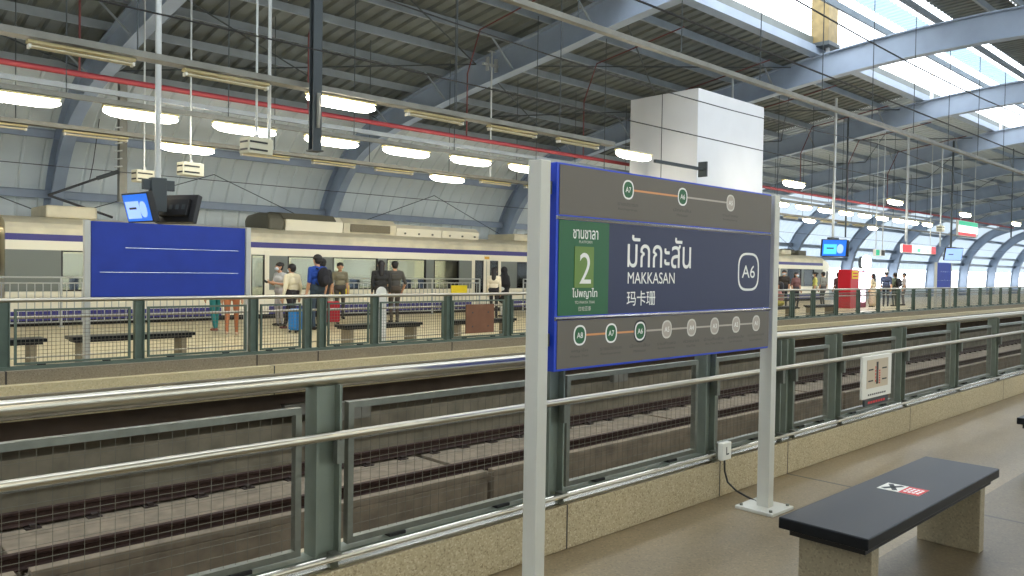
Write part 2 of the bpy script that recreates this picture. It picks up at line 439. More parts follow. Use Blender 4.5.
# longitudinal purlins, girts and gutters
def interp(u):
    for a, b in zip(CV, CV[1:]):
        if a[0] <= u <= b[0] and b[0] > a[0]:
            t = (u - a[0]) / (b[0] - a[0]); return a[1] + (b[1] - a[1]) * t
    return CV[-1][1]
def purlin(y, z, h=.2, w=.075, m='purlin', name='ceiling_beam', lip=1):
    p = [(y, z), (y + w * lip, z), (y + w * lip, z + .012), (y + .012 * lip, z + .012), (y + .012 * lip, z + h - .012), (y + w * lip, z + h - .012), (y + w * lip, z + h), (y, z + h)]
    return struct(MB().prism(p, 'X', X0, X1).build(name, M[m]))
for u in (6.6, 8.2, 9.8, 11.4, 13.0, 14.6, 16.0, 17.2):
    purlin(YC + u, interp(u) + .44, .21)
    purlin(YC - u, interp(u) + .44, .21)
for u in (.4, 1.9, 3.4): 
    purlin(YC + u, interp(u) + .95, .2); purlin(YC - u, interp(u) + .95, .2)
for (y, z) in ((YC + 20.62, 3.55), (YC + 19.75, 5.3), (YC + 20.95, 2.7)): purlin(y, z, .26, .16, 'beam', 'wall_beam', -1)
for sg in (1, -1):
    yy = YC + sg * GAP1
    g = [(yy - sg * .02, 8.92), (yy + sg * .34, 8.92), (yy + sg * .34, 9.0), (yy + sg * .06, 9.0), (yy + sg * .06, 9.18), (yy - sg * .02, 9.18)]
    struct(MB().prism(g, 'X', X0, X1).build('ceiling_gutter', M['beam']))
    struct(MB().box(X0, X1, YC + sg * (GAP1 + .12), YC + sg * (GAP1 + .16), 9.18, 9.5).build('ceiling_fascia', M['roof']))
# ridge props on the ribs through the slot
for x in RIBS:
    struct(MB().box(x - .05, x + .05, YC + 4.72, YC + 4.82, 8.9, 10.0).build('ceiling_post', M['boxwhite']))
# roof cross bracing rods, one per bay diagonal
for k, x in enumerate(RIBS[1:11]):
    for (ua, ub) in ((6.0, 11.4), (11.4, 16.8)):
        for s_ in (0, 1):
            a = Vector((x + .1, YC + (ua if s_ else ub), interp(ua if s_ else ub) + .30)); b = Vector((x + 9.5, YC + (ub if s_ else ua), interp(ub if s_ else ua) + .30))
            struct(MB().tube([a, b], .022, 6).build('ceiling_brace', M['darksteel']))
    for u in (6.6, 9.8, 13.0, 16.0):
        for d in (-1, 1):
            struct(MB().tube([(x + d * .05, YC + u, interp(u) - .35), (x + d * .95, YC + u, interp(u) + .46)], .03, 6).build('ceiling_strut', M['purlin']))
    # thin wind braces on the wall
    if k < 7:
        struct(MB().tube([(x + .2, YC + 20.0, 3.0), (x + 4.8, YC + 19.8, 4.7), (x + 9.4, YC + 20.0, 3.0)], .016, 6).build('wall_brace', M['darksteel']))
# tan clad post standing on the third rib
t = empty('clad_post', (25.9, 12.25, 8.95), 'tan square clad post standing on the roof beam in the skylight slot', 'post')
MB().box(-.36, .36, -.3, .3, .32, 1.85).build('shaft', M['wood'], t, bevel=.02); MB().box(-.42, .42, -.36, .36, .18, .32).build('base', M['darksteel'], t, bevel=.01)

# ------------------------------------------------------------------ floors, kerbs, pit
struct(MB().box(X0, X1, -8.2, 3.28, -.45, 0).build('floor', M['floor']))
struct(MB().box(X0, X1, 2.94, 3.28, 0, .25).build('trim_1', M['curb'], bevel=.006))
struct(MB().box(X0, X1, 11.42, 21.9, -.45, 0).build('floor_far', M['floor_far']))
struct(MB().box(X0, X1, 11.60, 11.90, 0, .165).build('trim_2', M['curb_far'], bevel=.006))
struct(MB().box(X0, X1, 11.58, 11.6, -.12, .165).build('trim_3', M['curb_far']))
struct(MB().box(X0, X1, 11.36, 11.58, -.42, -.12).build('trim_4', M['concrete'], bevel=.01))
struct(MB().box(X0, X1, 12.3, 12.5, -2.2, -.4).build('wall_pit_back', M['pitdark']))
struct(MB().box(X0, X1, 11.75, 12.3, -2.2, -1.0).build('wall_ledge', M['concrete'], bevel=.01))
struct(MB().box(X0, X1, 11.45, 11.6, -2.0, -1.24).build('wall_trough', M['concrete'], bevel=.01))
struct(MB().box(X0, X1, 3.3, 3.5, -2.2, -.4).build('wall_pit_front', M['concrete']))
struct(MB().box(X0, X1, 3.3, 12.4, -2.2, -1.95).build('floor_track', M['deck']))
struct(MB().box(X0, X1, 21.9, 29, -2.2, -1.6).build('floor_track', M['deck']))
struct(MB().box(X0, X1, 21.7, 21.9, -1.6, -.45).build('wall_platform', M['concrete']))
# slab plinths with drainage gaps, two tracks
TRK = ((4.35, 5.85), (8.95, 10.45))
for ya, yb in TRK:
    x = -10.2
    while x < 100:
        L = 6.0 if x < 30 else 18
        xs, xe = x + .06, x + L - .06
        struct(MB().box(xs, xe, ya - .34, ya - .2, -1.52, -1.42).build('floor_slab', M['slab'], bevel=.01))
        struct(MB().box(xs, xe, ya - .34, ya + .36, -1.95, -1.52).box(xs, xe, yb - .36, yb + .34, -1.95, -1.52).box(xs, xe, ya + .36, yb - .36, -1.95, -1.521).build('floor_slab', M['slab'], bevel=.012))
        x += L
RP = [(-.07, 0), (.07, 0), (.07, .012), (.012, .03), (.012, .12), (.036, .135), (.036, .165), (-.036, .165), (-.036, .135), (-.012, .12), (-.012, .03), (-.07, .012)]
clip_bm = MB().box(-.08, .08, -.16, .16, 0, .02).box(-.035, .035, -.14, -.07, .02, .055).box(-.035, .035, .07, .14, .02, .055)
clip_me = clip_bm.build('rail_clip', M['clip']); CLIP = clip_me.data; bpy.data.objects.remove(clip_me)
names = ['dark rusty running rail nearest the near platform edge', 'dark rusty rail second out from the near platform', 'dark rusty rail seen lowest through the near fence mesh', 'dark rusty rail farthest across the pit under the far platform']
for i, y in enumerate((TRK[0] + TRK[1])):
    rt = empty('running_rail', (0, y, -1.49), names[i], 'rail', 'rails in the track pit')
    MB().prism(RP, 'X', -10, 100).build('rail_bar', M['rail'], rt)
    if i >= 2:
        for k in range(72):
            c = bpy.data.objects.new('rail_clip', CLIP); COL.objects.link(c); c.parent = rt; c.location = (-1 + k * .65, 0, -.035)
# junction boxes and conduit on the pit wall
for (x, y, z, w, h) in ((6.3, 11.72, -.78, .5, .16), (7.1, 11.42, -.84, .75, .28), (14.2, 11.42, -.84, .5, .25)):
    j = MB().box(x - w / 2, x + w / 2, y - .12, y, z - h / 2, z + h / 2).box(x - w / 2 - .02, x + w / 2 + .02, y - .14, y + .0, z + h / 2, z + h / 2 + .03).build('junction_box', M['tray'], bevel=.008)
    tag(j, {6.3: 'small grey junction box high on the far pit wall', 7.1: 'wide grey junction box on the pit wall below the far kerb', 14.2: 'grey junction box on the pit wall behind the station name sign'}[x], 'box', 'pit wall boxes')
cond = MB().tube([(X0, 11.41, -1.32), (60, 11.41, -1.32)], .02, 8).build('conduit_pipe', M['tray'], smooth=True)
tag(cond, 'grey conduit pipe running along the far pit wall', 'pipe')

# ------------------------------------------------------------------ platform fences
def fence(name, label, posts, Y, sg, m_post, xa, xb, zc, wire_r=.0012, pitch=.05, frame_gap=.115, split=None):
    """sg=-1: platform side towards -Y (near fence), +1 towards +Y"""
    t = empty(name, (0, Y, 0), label, 'fence', 'platform edge fences')
    MB().tube([(xa, 0, 1.06), (xb, 0, 1.06)], .03, 14).build('top_rail', M['steel'], t, smooth=True)
    yo = sg * .115
    MB().tube([(xa, yo, .83), (xb, yo, .83)], .0185, 12).build('middle_rail', M['steel'], t, smooth=True)
    MB().tube([(xa, yo, .30), (xb, yo, .30)], .011, 10).build('bottom_rail', M['steel'], t, smooth=True)
    MB().box(xa, xb, -.04, .06, zc, zc + .045).build('base_channel', M[m_post], t)
    MB().prism([(sg * .118, zc), (sg * .118, zc + .004), (sg * .0605, zc + .045), (sg * .0605, zc)], 'X', xa, xb).build('kick_strip', M['ledge' if m_post == 'post' else 'galv'], t)
    for x in posts:
        p = MB(); w, d = .062, .05
        p.box(x - w, x - w + .012, -d, d, zc + .045, 1.035).box(x + w - .012, x + w, -d, d, zc + .045, 1.035).box(x - w + .012, x + w - .012, -.008, .008, zc + .045, 1.03)
        po = p.build('fence_post', M[m_post], t)
        MB().box(x + .015, x + .05, sg * .052, sg * .09, .70, .83).tube([(x + .032, sg * .075, .80), (x + .032, yo, .83)], .009, 8).build('upper_bracket', M['galv'], po)
        MB().box(x - .01, x + .03, sg * .052, sg * .115, .285, .315).build('lower_bracket', M['galv'], po)
    for a, c in zip(posts, posts[1:]):
        if c - a < .4: continue
        l, r = a + frame_gap, c - frame_gap; zb, zt = zc + .06, .948
        k = MB(); w = .018; fw = .028
        k.box(l, r, -w, w, zt - fw, zt).box(l, r, -w, w, zb, zb + fw).box(l, l + fw, -w, w, zb + fw, zt - fw).box(r - fw, r, -w, w, zb + fw, zt - fw)
        fr = k.build('mesh_panel', M['galv' if m_post == 'post' else m_post], t)
        wv = MB(); n = max(2, round((r - l - .056) / pitch))
        for i in range(1, n):
            x = l + fw + (r - l - 2 * fw) * i / n; wv.tube([(x, 0, zb + .02), (x, 0, zt - .02)], wire_r, 4, False)
        nz = max(2, round((zt - zb - 2 * fw) / pitch))
        for i in range(1, nz):
            z = zb + fw + (zt - zb - 2 * fw) * i / nz; wv.tube([(l + .02, .003, z), (r - .02, .003, z)], wire_r, 4, False)
        wv.build('wire_mesh', M['wire'], fr)
        for fx in (.22, .78):
            x = l + (r - l) * fx; MB().box(x - .045, x + .045, -.03, .03, zc + .045, zb).build('rubber_spacer', M['rubber'], fr)
    return t
fence('platform_fence', 'tall grey steel mesh fence with round stainless rails beside the near bench', [-2.6, -1.1, .33] + NEAR_POSTS + [26.4 + 1.5 * k for k in range(16)], 3.06, -1, 'post', -4, 52, .25)
fence('platform_fence', 'dark green mesh fence on the kerb of the far platform', FAR_POSTS, 11.72, 1, 'postfar', -3, 62, .165, wire_r=.003)

# ------------------------------------------------------------------ station name sign (near)
sg = empty('station_sign', (3.72, 2.58, 0), 'grey and navy station name sign on two pale posts by the near fence', 'sign', 'station name signs')
def sp_(o): o.location = (-3.72, -2.58, 0); return o
def SB(): return MB()
for x0 in (2.592, 4.757):
    po = sp_(SB().box(x0, x0 + .066, 2.55, 2.635, .02, 2.06).build('post', M['signpost'], sg, bevel=.004))
    bp = SB().box(x0 - .11, x0 + .17, 2.46, 2.73, 0, .022).build('base_plate', M['signpost'], po, bevel=.004)
    bl = MB()
    for dx, dy in ((-.08, 2.49), (.14, 2.49), (-.08, 2.70), (.14, 2.70)): bl.tube([(x0 + dx, dy, .02), (x0 + dx, dy, .035)], .011, 8)
    bl.build('anchor_bolt', M['galv'], po)
fr = sp_(SB().box(2.704, 4.718, 2.556, 2.625, 1.07, 2.06).build('board_frame', M['signblue'], sg, bevel=.004))
up = sp_(SB().box(2.722, 4.712, 2.552, 2.575, 1.815, 2.05).build('upper_panel', M['signgrey'], sg))
mi = sp_(SB().box(3.09, 4.712, 2.552, 2.575, 1.335, 1.79).build('name_panel', M['signnavy'], sg))
gr = sp_(SB().box(2.722, 3.09, 2.552, 2.575, 1.335, 1.79).build('platform_number_panel', M['signgreen'], sg))
SB().box(2.832, 2.972, 2.549, 2.56, 1.468, 1.668).build('number_plate', M['signlime'], gr)
lo = sp_(SB().box(2.722, 4.712, 2.552, 2.575, 1.082, 1.312).build('lower_panel', M['signgrey'], sg))
for z in (1.80, 1.322):
    sp_(SB().prism([(2.565, z - .011), (2.548, z - .008), (2.545, z), (2.548, z + .008), (2.565, z + .011)], 'X', 2.705, 4.717).build('trim_strip', M['alu'], sg, smooth=True))
for z in (1.94, 1.22):
    for xa_, xb_ in ((2.658, 2.704), (4.718, 4.757)): sp_(SB().box(xa_, xb_, 2.585, 2.605, z - .03, z + .03).build('side_bracket', M['galv'], sg))
YS = 2.5515
text_mesh('lettering', 'มักกะสัน', M['signtext'], mi, 3.24, 3.815, 1.572, 1.742, YS, .006)
text_mesh('lettering', 'MAKKASAN', M['signtext'], mi, 3.245, 3.66, 1.487, 1.548, YS, .004)
text_mesh('lettering', '玛卡珊', M['signtext'], mi, 3.24, 3.485, 1.372, 1.45, YS, .006)
text_mesh('lettering', 'ชานชาลา', M['signtext'], gr, 2.82, 3.005, 1.705, 1.75, YS, .01)
text_mesh('lettering', 'PLATFORM', M['signsoft'], gr, 2.865, 2.96, 1.684, 1.697, YS)
text_mesh('lettering', 'ไปพญาไท', M['signtext'], gr, 2.82, 3.005, 1.413, 1.466, YS, .01)
text_mesh('lettering', 'TO PHAYA THAI', M['signsoft'], gr, 2.84, 2.985, 1.390, 1.404, YS)
text_mesh('lettering', '往帕亚泰', M['signsoft'], gr, 2.865, 2.96, 1.355, 1.378, YS)
text_mesh('platform_number', '2', M['signtext'], gr, 2.868, 2.952, 1.488, 1.638, 2.5485, .0)
def superring(cx, cz, rx, rz, w, y, n=40, e=3.0):
    mb = MB(); vs = []
    for rr in (0, 1):
        for k in range(n):
            a = 2 * PI * k / n; c, s_ = math.cos(a), math.sin(a)
            X_ = math.copysign(abs(c) ** (2 / e), c); Z_ = math.copysign(abs(s_) ** (2 / e), s_)
            vs.append((cx + (rx - w * rr) * X_, y, cz + (rz - w * rr) * Z_))
    mb.add(vs, [(k, (k + 1) % n, n + (k + 1) % n, n + k) for k in range(n)]); return mb
def disc(cx, cz, rx, rz, y, n=32, e=2.4):
    mb = MB(); p = []
    for k in range(n):
        a = 2 * PI * k / n; c, s_ = math.cos(a), math.sin(a)
        p.append((cx + rx * math.copysign(abs(c) ** (2 / e), c), y, cz + rz * math.copysign(abs(s_) ** (2 / e), s_)))
    mb.face(p); return mb
superring(4.445, 1.56, .125, .118, .014, YS - .0005, e=3.2).build('code_ring', M['signtext'], mi)
text_mesh('code_lettering', 'A6', M['signtext'], mi, 4.368, 4.522, 1.522, 1.60, YS, .004)
def station(cx, cz, code, style, th, en, par):
    if style == 'dark': disc(cx, cz, .054, .060, YS - .0004).build('code_dot', M['ringdark'], par)
    disc(cx, cz, .046, .050, YS - .0008).build('code_dot', M['signtext'] if style != 'pale' else M['signsoft'], par)
    disc(cx, cz, .037, .041, YS - .0012).build('code_dot', M['signgreen'] if style != 'pale' else M['routeline'], par)
    text_mesh('code_lettering', code, M['signtext'], par, cx - .022, cx + .022, cz - .014, cz + .014, YS - .0014, .01)
    w = .008 * len(th) + .02
    text_mesh('caption_lettering', th, M['signdark'], par, cx - w, cx + w, cz - .084, cz - .066, YS, depth=.0006)
    w = .0065 * len(en)
    text_mesh('caption_lettering', en, M['signdark'], par, cx - w, cx + w, cz - .110, cz - .096, YS, depth=.0006)
names_ = {'A8': ('พญาไท', 'Phaya Thai'), 'A7': ('ราชปรารภ', 'Ratchaprarop'), 'A6': ('มักกะสัน', 'Makkasan'), 'A5': ('รามคำแหง', 'Ramkhamhaeng'), 'A4': ('หัวหมาก', 'Hua Mak'), 'A3': ('บ้านทับช้าง', 'Ban Thap Chang'), 'A2': ('ลาดกระบัง', 'Lat Krabang'), 'A1': ('สุวรรณภูมิ', 'Suvarnabhumi')}
MB().box(3.24, 3.72, YS - .0003, YS + .001, 1.966, 1.976).build('route_line', M['orange'], up); MB().box(3.72, 4.22, YS - .0003, YS + .001, 1.966, 1.976).build('route_line', M['routeline'], up)
for cx, c_, st in ((3.235, 'A7', 'green'), (3.72, 'A6', 'green'), (4.22, 'A5', 'pale')): station(cx, 1.971, c_, st, *names_[c_], up)
MB().box(2.88, 3.35, YS - .0003, YS + .001, 1.232, 1.242).build('route_line', M['orange'], lo); MB().box(3.35, 4.55, YS - .0003, YS + .001, 1.232, 1.242).build('route_line', M['routeline'], lo)
for k, (c_, st) in enumerate((('A8', 'green'), ('A7', 'green'), ('A6', 'dark'), ('A5', 'pale'), ('A4', 'pale'), ('A3', 'pale'), ('A2', 'pale'), ('A1', 'pale'))):
    station(2.88 + .2386 * k, 1.237, c_, st, *names_[c_], lo)
# ------------------------------------------------------------------ small things on the near platform
sb = empty('socket_box', (4.79, 2.93, .33), 'small white socket box with letter L clipped to the bottom rail', 'box')
MB().box(-.055, .055, -.05, -.01, -.06, .06).build('case', M['white'], sb, bevel=.006)
MB().box(-.05, .05, -.01, .01, -.055, .055).build('back_clamp', M['galv'], sb, bevel=.004)
MB().box(-.012, -.004, -.0515, -.05, -.024, .03).box(-.012, .022, -.0515, -.05, -.024, -.015).build('mark', M['black'], sb)
pts = [(0, -.03, -.06), (.005, -.03, -.14), (.03, -.04, -.22), (.06, -.09, -.275), (.07, -.16, -.30), (.06, -.23, -.312), (.03, -.28, -.315)]
sbc = MB().tube([Vector(p) for p in cr([tuple(p[:2]) for p in pts]) and pts], .007, 8).build('power_cable', M['black'], sb, smooth=True)
yt = MB().obox((5.02, 2.72, .004), (.05, .015, 0), (-.012, .04, 0), (0, 0, .004)).build('tape_scrap', M['yellow'], bevel=.002)
tag(yt, 'small yellow scrap of tape on the floor behind the sign post', 'tape')

# safety notice on the near fence
nt_ = empty('notice_sign', (7.33, 2.905, .64), 'white framed safety notice hung on the near fence mesh', 'notice')
MB().box(-.32, .32, -.012, .012, -.19, .19).build('plate', M['white'], nt_, bevel=.004)
ppan = MB().box(-.235, .235, -.014, -.011, -.10, .155).build('print_panel', cloth((196, 182, 160)), nt_)
d = MB()
for zz in (-.04, .06): d.box(-.2, -.1, -.0155, -.014, zz, zz + .012).box(.1, .2, -.0155, -.014, zz, zz + .012)
d.box(-.03, .01, -.0155, -.014, -.07, .13).build('diagram', M['ringdark'], ppan)
d = MB()
for i in range(6): d.box(.03, .055, -.0155, -.014, -.07 + i * .022, -.056 + i * .022)
for i in range(5): d.box(-.055, -.04, -.0155, -.014, -.05 + i * .03, -.03 + i * .03)
d.build('red_marks', M['red'], ppan)
d = MB()
for i in range(9): d.box(-.2 + i * .045, -.17 + i * .045, -.0135, -.012, -.165, -.15)
d.build('caption_lettering', M['signdark'], nt_)
lw = MB().box(-.26, .26, -.010, .008, -.255, -.2).build('lower_plate', M['darksteel'], nt_)
d = MB()
for i in range(7): d.box(-.19 + i * .055, -.15 + i * .055, -.0115, -.010, -.238, -.217)
d.build('red_lettering', M['red'], lw)

def make_bench(label, loc, sticker=False):
    t = empty('platform_bench', loc, label, 'bench', 'dark slab platform benches')
    MB().box(-.91, .91, -.2, .2, .40, .452).build('seat_slab', M['benchtop'], t, bevel=.006)
    MB().box(-.86, .86, -.17, .17, .365, .40).build('under_frame', M['benchedge'], t)
    for s in (-1, 1):
        MB().box(s * .74 - .04, s * .74 + .04, -.165, .165, 0, .366).build('leg', M['benchleg'], t, bevel=.004)
    return t
b0 = make_bench('black topped slab bench with a red and white sticker beside the near sign', (4.24, 1.535, 0))
st = MB().box(-.075, .075, -.102, .102, .4522, .4535).build('sticker', M['white'], b0); st.location = (.01, 0, 0)
MB().box(-.075, .075, -.102, -.004, .4535, .4540).build('red_field', M['red'], st)
dd = MB(); dd.obox((0, .05, .4542), (.055, .03, 0), (-.006, .011, 0), (0, 0, .0004)); dd.obox((0, .05, .4542), (.055, -.03, 0), (.006, .011, 0), (0, 0, .0004))
dd.build('cross_mark', M['black'], st)
dd = MB()
for i in range(3):
    for k in range(4): dd.box(-.045 + i * .035, -.022 + i * .035, -.09 + k * .02, -.076 + k * .02, .4540, .4544)
dd.build('sticker_lettering', M['signtext'], st)
def copy_bench(label, loc):
    c = b0.copy(); COL.objects.link(c); c.location = loc; c['label'] = label
    for ch in list(b0.children):
        if ch.name.startswith('sticker'): continue
        k = ch.copy(); COL.objects.link(k); k.parent = c
    return c
copy_bench('dark slab bench end at the right edge beyond the stickered bench', (8.05, 1.545, 0))
copy_bench('far platform slab bench at the left end, partly beyond the frame', (2.08, 13.1, 0))
copy_bench('far platform slab bench in front of the blue board back', (4.22, 13.1, 0))
copy_bench('far platform slab bench between the fence and the couple in dark clothes', (8.85, 13.1, 0))
copy_bench('far platform slab bench behind the brown board on the fence', (11.5, 13.1, 0))
copy_bench('distant slab bench under the seated person in yellow skirt', (24.9, 13.1, 0))
copy_bench('distant slab bench just right of the seated person', (27.9, 13.1, 0))

# ------------------------------------------------------------------ far platform furniture
def blue_board(label, x0, x1, y, z0, z1):
    t = empty('station_sign', ((x0 + x1) / 2, y, 0), label, 'sign', 'station name signs'); w = (x1 - x0) / 2
    bo = MB().box(-w, w, 0, .06, z0, z1).build('board', M['signback'], t, bevel=.006)
    sm = MB()
    for fz in (.33, .66): sm.box(-w * .6 if fz > .5 else -w * .9, w * .9, -.003, .0, z0 + (z1 - z0) * fz - .003, z0 + (z1 - z0) * fz + .003)
    sm.build('seam_strip', M['alu'], bo)
    for s in (-1, 1):
        po = MB().box(s * (w + .05) - .038, s * (w + .05) + .038, -.02, .075, .02, z1 + .01).build('post', M['signpost'], t, bevel=.004)
        MB().box(s * (w + .05) - .14, s * (w + .05) + .14, -.1, .16, 0, .022).build('base_plate', M['signpost'], po)
    return t
blue_board('wide blue backed station sign on two pale posts beyond the track', 3.37, 5.64, 12.2, 1.07, 2.15)
blue_board('distant blue backed station sign at the far right end of platform', 37.0, 38.75, 12.2, 1.0, 2.15)
nb = empty('notice_sign', (10.16, 11.6, .59), 'plain brown square board hung on the far fence', 'notice')
MB().box(-.36, .36, -.012, .012, -.28, .28).build('plate', M['brown'], nb, bevel=.004)
k = MB()
for a in (-.2, .2):
    for b in (-.15, .12): k.tube([(a, -.018, b), (a, -.012, b)], .015, 8)
k.build('bolt', M['darksteel'], nb)
wp = empty('rounded_stand', (8.5, 12.55, 0), 'white upright panel with rounded top behind the far fence', 'stand')
prof = [(-.11, .04), (.11, .04), (.11, 1.08)] + [(.11 * math.cos(a), 1.08 + .11 * math.sin(a)) for a in [PI * i / 10 for i in range(1, 10)]] + [(-.11, 1.08)]
MB().prism(prof, 'Y', -.02, .02).build('panel', M['white'], wp, bevel=.004); MB().box(-.16, .16, -.14, .14, 0, .04).build('foot', M['white'], wp, bevel=.01)
# barrier fence along the far platform edge
def barrier(label, xa, xb):
    t = empty('edge_barrier', ((xa + xb) / 2, 21.4, 0), label, 'barrier', 'pale barriers before the train'); w = (xb - xa) / 2
    MB().tube([(-w, 0, 1.2), (w, 0, 1.2)], .022, 8).build('top_rail', M['rod'], t, smooth=True)
    MB().tube([(-w, 0, 1.06), (w, 0, 1.06)], .018, 8).build('upper_bar', M['rod'], t, smooth=True)
    MB().tube([(-w, 0, .12), (w, 0, .12)], .018, 8).build('lower_bar', M['rod'], t, smooth=True)
    n = max(1, round(2 * w / 2.0))
    for i in range(n + 1):
        x = -w + 2 * w * i / n; MB().tube([(x, 0, 0), (x, 0, 1.2)], .028, 8).box(x - .06, x + .06, -.05, .05, 0, .012).build('post', M['rod'], t, smooth=True)
    b = MB(); k = 0; x = -w + .15
    while x < w - .05: b.tube([(x, 0, .12), (x, 0, 1.06)], .011, 6, False); x += .17
    b.build('bars', M['rod'], t)
    return t
for xa, xb, l in ((-6, 9.0, 'left pale steel barrier before the train, behind the blue board'), (12.3, 18.7, 'middle pale steel barrier with two yellow plates before the train'), (20.9, 27.9, 'pale steel barrier right of the train doors, behind the near sign'), (30.6, 39.9, 'distant pale steel barrier along the platform edge by the train front')): barrier(l, xa, xb)
for x, l, tilt in ((12.9, 'yellow plate at the left end of the middle barrier', 0), (17.7, 'yellow plate on the barrier near the train doors', 0)):
    t = empty('warning_plate', (x, 21.34, .83), l, 'sign', 'yellow barrier plates')
    MB().box(-.36, .36, -.012, .012, -.15, .15).build('plate', M['yellow'], t, bevel=.01)
    c_ = MB()
    for dx in (-.3, .3): c_.box(dx - .012, dx + .012, .012, .036, -.13, .13)
    c_.build('clamp', M['darksteel'], t)

# ------------------------------------------------------------------ train
YF, YB = 22.1, 24.9
def car(label, xa, doors, wins, cab=False):
    L = 21.45; t = empty('train_car', (xa, 0, 0), label, 'train car', 'cars of the waiting train')
    Z0, ZL, ZW0, ZW1, ZU = .12, .37, .86, 1.82, 2.42
    ops = sorted(doors + wins)
    def cut(z0, z1, cuts, m, name):
        x = 0
        for a, c in sorted(cuts) + [(L, L)]:
            if a > x: MB().box(x, a, YF, YF + .08, z0, z1).build(name, m, t)
            x = c
    cut(Z0, ZL - .02, doors, M['trainblue'], 'lower_stripe'); cut(ZL - .02, ZW0 - .02, doors, M['train'], 'lower_panel')
    cut(ZW0 - .02, ZW1 + .04, ops, M['trainband'], 'window_pillar')
    cut(ZW1 + .04, 2.09, [], M['train'], 'upper_panel')
    cut(2.09, 2.25, [], M['trainblue'], 'roof_stripe')
    MB().box(0, L, YB - .08, YB, Z0, 2.3).build('rear_side', M['traininside'], t)
    for a, c in wins: MB().box(a, c, YB - .095, YB - .08, ZW0, ZW1).build('rear_pane', M['rearpane'], t)
    for a, c in doors:
        for xx in (a - .25, c + .25, (a + c) / 2): MB().tube([(xx, YF + .5, .12), (xx, YF + .5, 2.4)], .025, 8).build('grab_pole', M['grab'], t, smooth=True)
    # roof
    rp = [(YF, 2.25), (YF, 2.40), (YF + .08, 2.52), (YF + .3, 2.62), (YF + .7, 2.70), (YF + 1.4, 2.74), (YB - .7, 2.70), (YB - .3, 2.62), (YB - .08, 2.52), (YB, 2.40), (YB, 2.25), (YB - .1, 2.25), (YB - .3, 2.42), (YF + .3, 2.42), (YF + .1, 2.25)]
    MB().prism(rp, 'X', 0, L).build('roof', M['trainroof'], t)
    MB().box(0, L, YF, YB, 0.02, .12).box(.4, L - .4, YF + .3, YB - .3, -1.2, 0.02).build('underframe', M['trainunder'], t)
    MB().box(0, .08, YF + .08, YB - .08, .12, 2.3).box(L - .08, L, YF + .08, YB - .08, .12, 2.3).build('end_wall', M['train'], t)
    MB().box(.3, L - .3, 23.2, 23.8, 2.36, 2.40).build('ceiling_light_panel', M['carlight'], t)
    MB().box(.1, L - .1, YF + .1, YB - .1, 2.40, 2.42).build('ceiling_lining', M['traininside'], t)
    se = MB()
    for i in range(10):
        x = 1.2 + i * 2.1
        if any(a - .5 < x < c + .3 for a, c in doors): continue
        for yy in (YF + .25, YB - .7): se.box(x, x + .45, yy, yy + .45, .12, .55).box(x + .36, x + .46, yy, yy + .45, .5, 1.15)
    se.build('seats', M['seat'], t)
    for a, c in wins:
        fr = MB(); w = .035
        for y in (YF - .004,):
            za, zb_ = ZW0 - .02, ZW1 + .04
            fr.box(a, c, y, y + .084, za, za + w).box(a, c, y, y + .084, zb_ - w, zb_).box(a, a + w, y, y + .084, za + w, zb_ - w).box(c - w, c, y, y + .084, za + w, zb_ - w)
        fo = fr.build('window', M['black'], t)
        MB().box(a + w, c - w, YF + .03, YF + .036, ZW0, ZW1 + .02).build('pane', M['glass'], fo)
    for a, c in doors:
        mid = (a + c) / 2
        for l, r in ((a, mid - .012), (mid + .012, c)):
            lf = MB(); wa, wb = l + .15, r - .15
            for y in (YF - .012,):
                lf.box(l, wa, y, y + .06, .12, 2.02).box(wb, r, y, y + .06, .12, 2.02).box(wa, wb, y, y + .06, .12, .66).box(wa, wb, y, y + .06, 1.88, 2.02)
            ld = lf.build('door_leaf', M['train'], t, bevel=.006)
            g = MB(); w = .03
            for (p0, p1, q0, q1) in ((wa, wb, .66, .69), (wa, wb, 1.85, 1.88), (wa, wa + w, .66, 1.88), (wb - w, wb, .66, 1.88)): g.box(p0, p1, YF - .016, YF + .05, q0, q1)
            g.build('door_seal', M['black'], ld); MB().box(wa, wb, YF + .01, YF + .016, .67, 1.87).build('door_pane', M['glass'], ld)
        MB().box(mid - .012, mid + .012, YF + .0, YF + .04, .12, 2.02).build('door_seam', M['black'], t)
        MB().box(mid - .12, mid + .12, YF - .02, YF, 1.93, 2.03).build('door_lamp', cloth((220, 170, 70)), t)
    # roof equipment
    ac = [(YF + .55, 2.62), (YF + .5, 3.0), (YF + .7, 3.16), (YF + 1.4, 3.22), (YB - .7, 3.16), (YB - .5, 3.0), (YB - .55, 2.62)]
    for (a, c, mm) in ((7.55, 9.6, 'train'), (9.6, 11.7, 'trainroof'), (11.7, 13.7, 'train'), (13.7, 15.5, 'train')):
        sc = 1 if a < 11 else .82
        pr = [(y, 2.62 + (z - 2.62) * sc) for y, z in ac]
        u = MB().prism(pr, 'X', a, c - .03).build('roof_unit', M[mm], t)
        if mm == 'trainroof': MB().box(a + .25, c - .3, YF + .47, YF + .52, 2.72, 2.98).build('grille', M['acgrille'], u)
        elif a == 7.55:
            k = MB(); k.prism([(YF + .5, 3.01), (YF + .48, 3.03), (YF + .68, 3.2), (YF + 1.4, 3.27), (YB - .7, 3.2), (YB - .7, 3.1), (YF + .72, 3.1)], 'X', a - .1, c - .3).build('shroud', M['acdark'], u)
            k = MB(); k.prism([(y, 2.62 + (z - 2.62) * 1.02) for y, z in ac], 'X', a - .55, a - .02).build('fan_hood', M['acdark'], u, bevel=.1)
        else:
            for i in range(3): MB().tube([(a + .35 + i * .6, YF + .48, 2.76), (a + .35 + i * .6, YF + .52, 2.76)], .035, 8).build('vent_hole', M['acdark'], u)
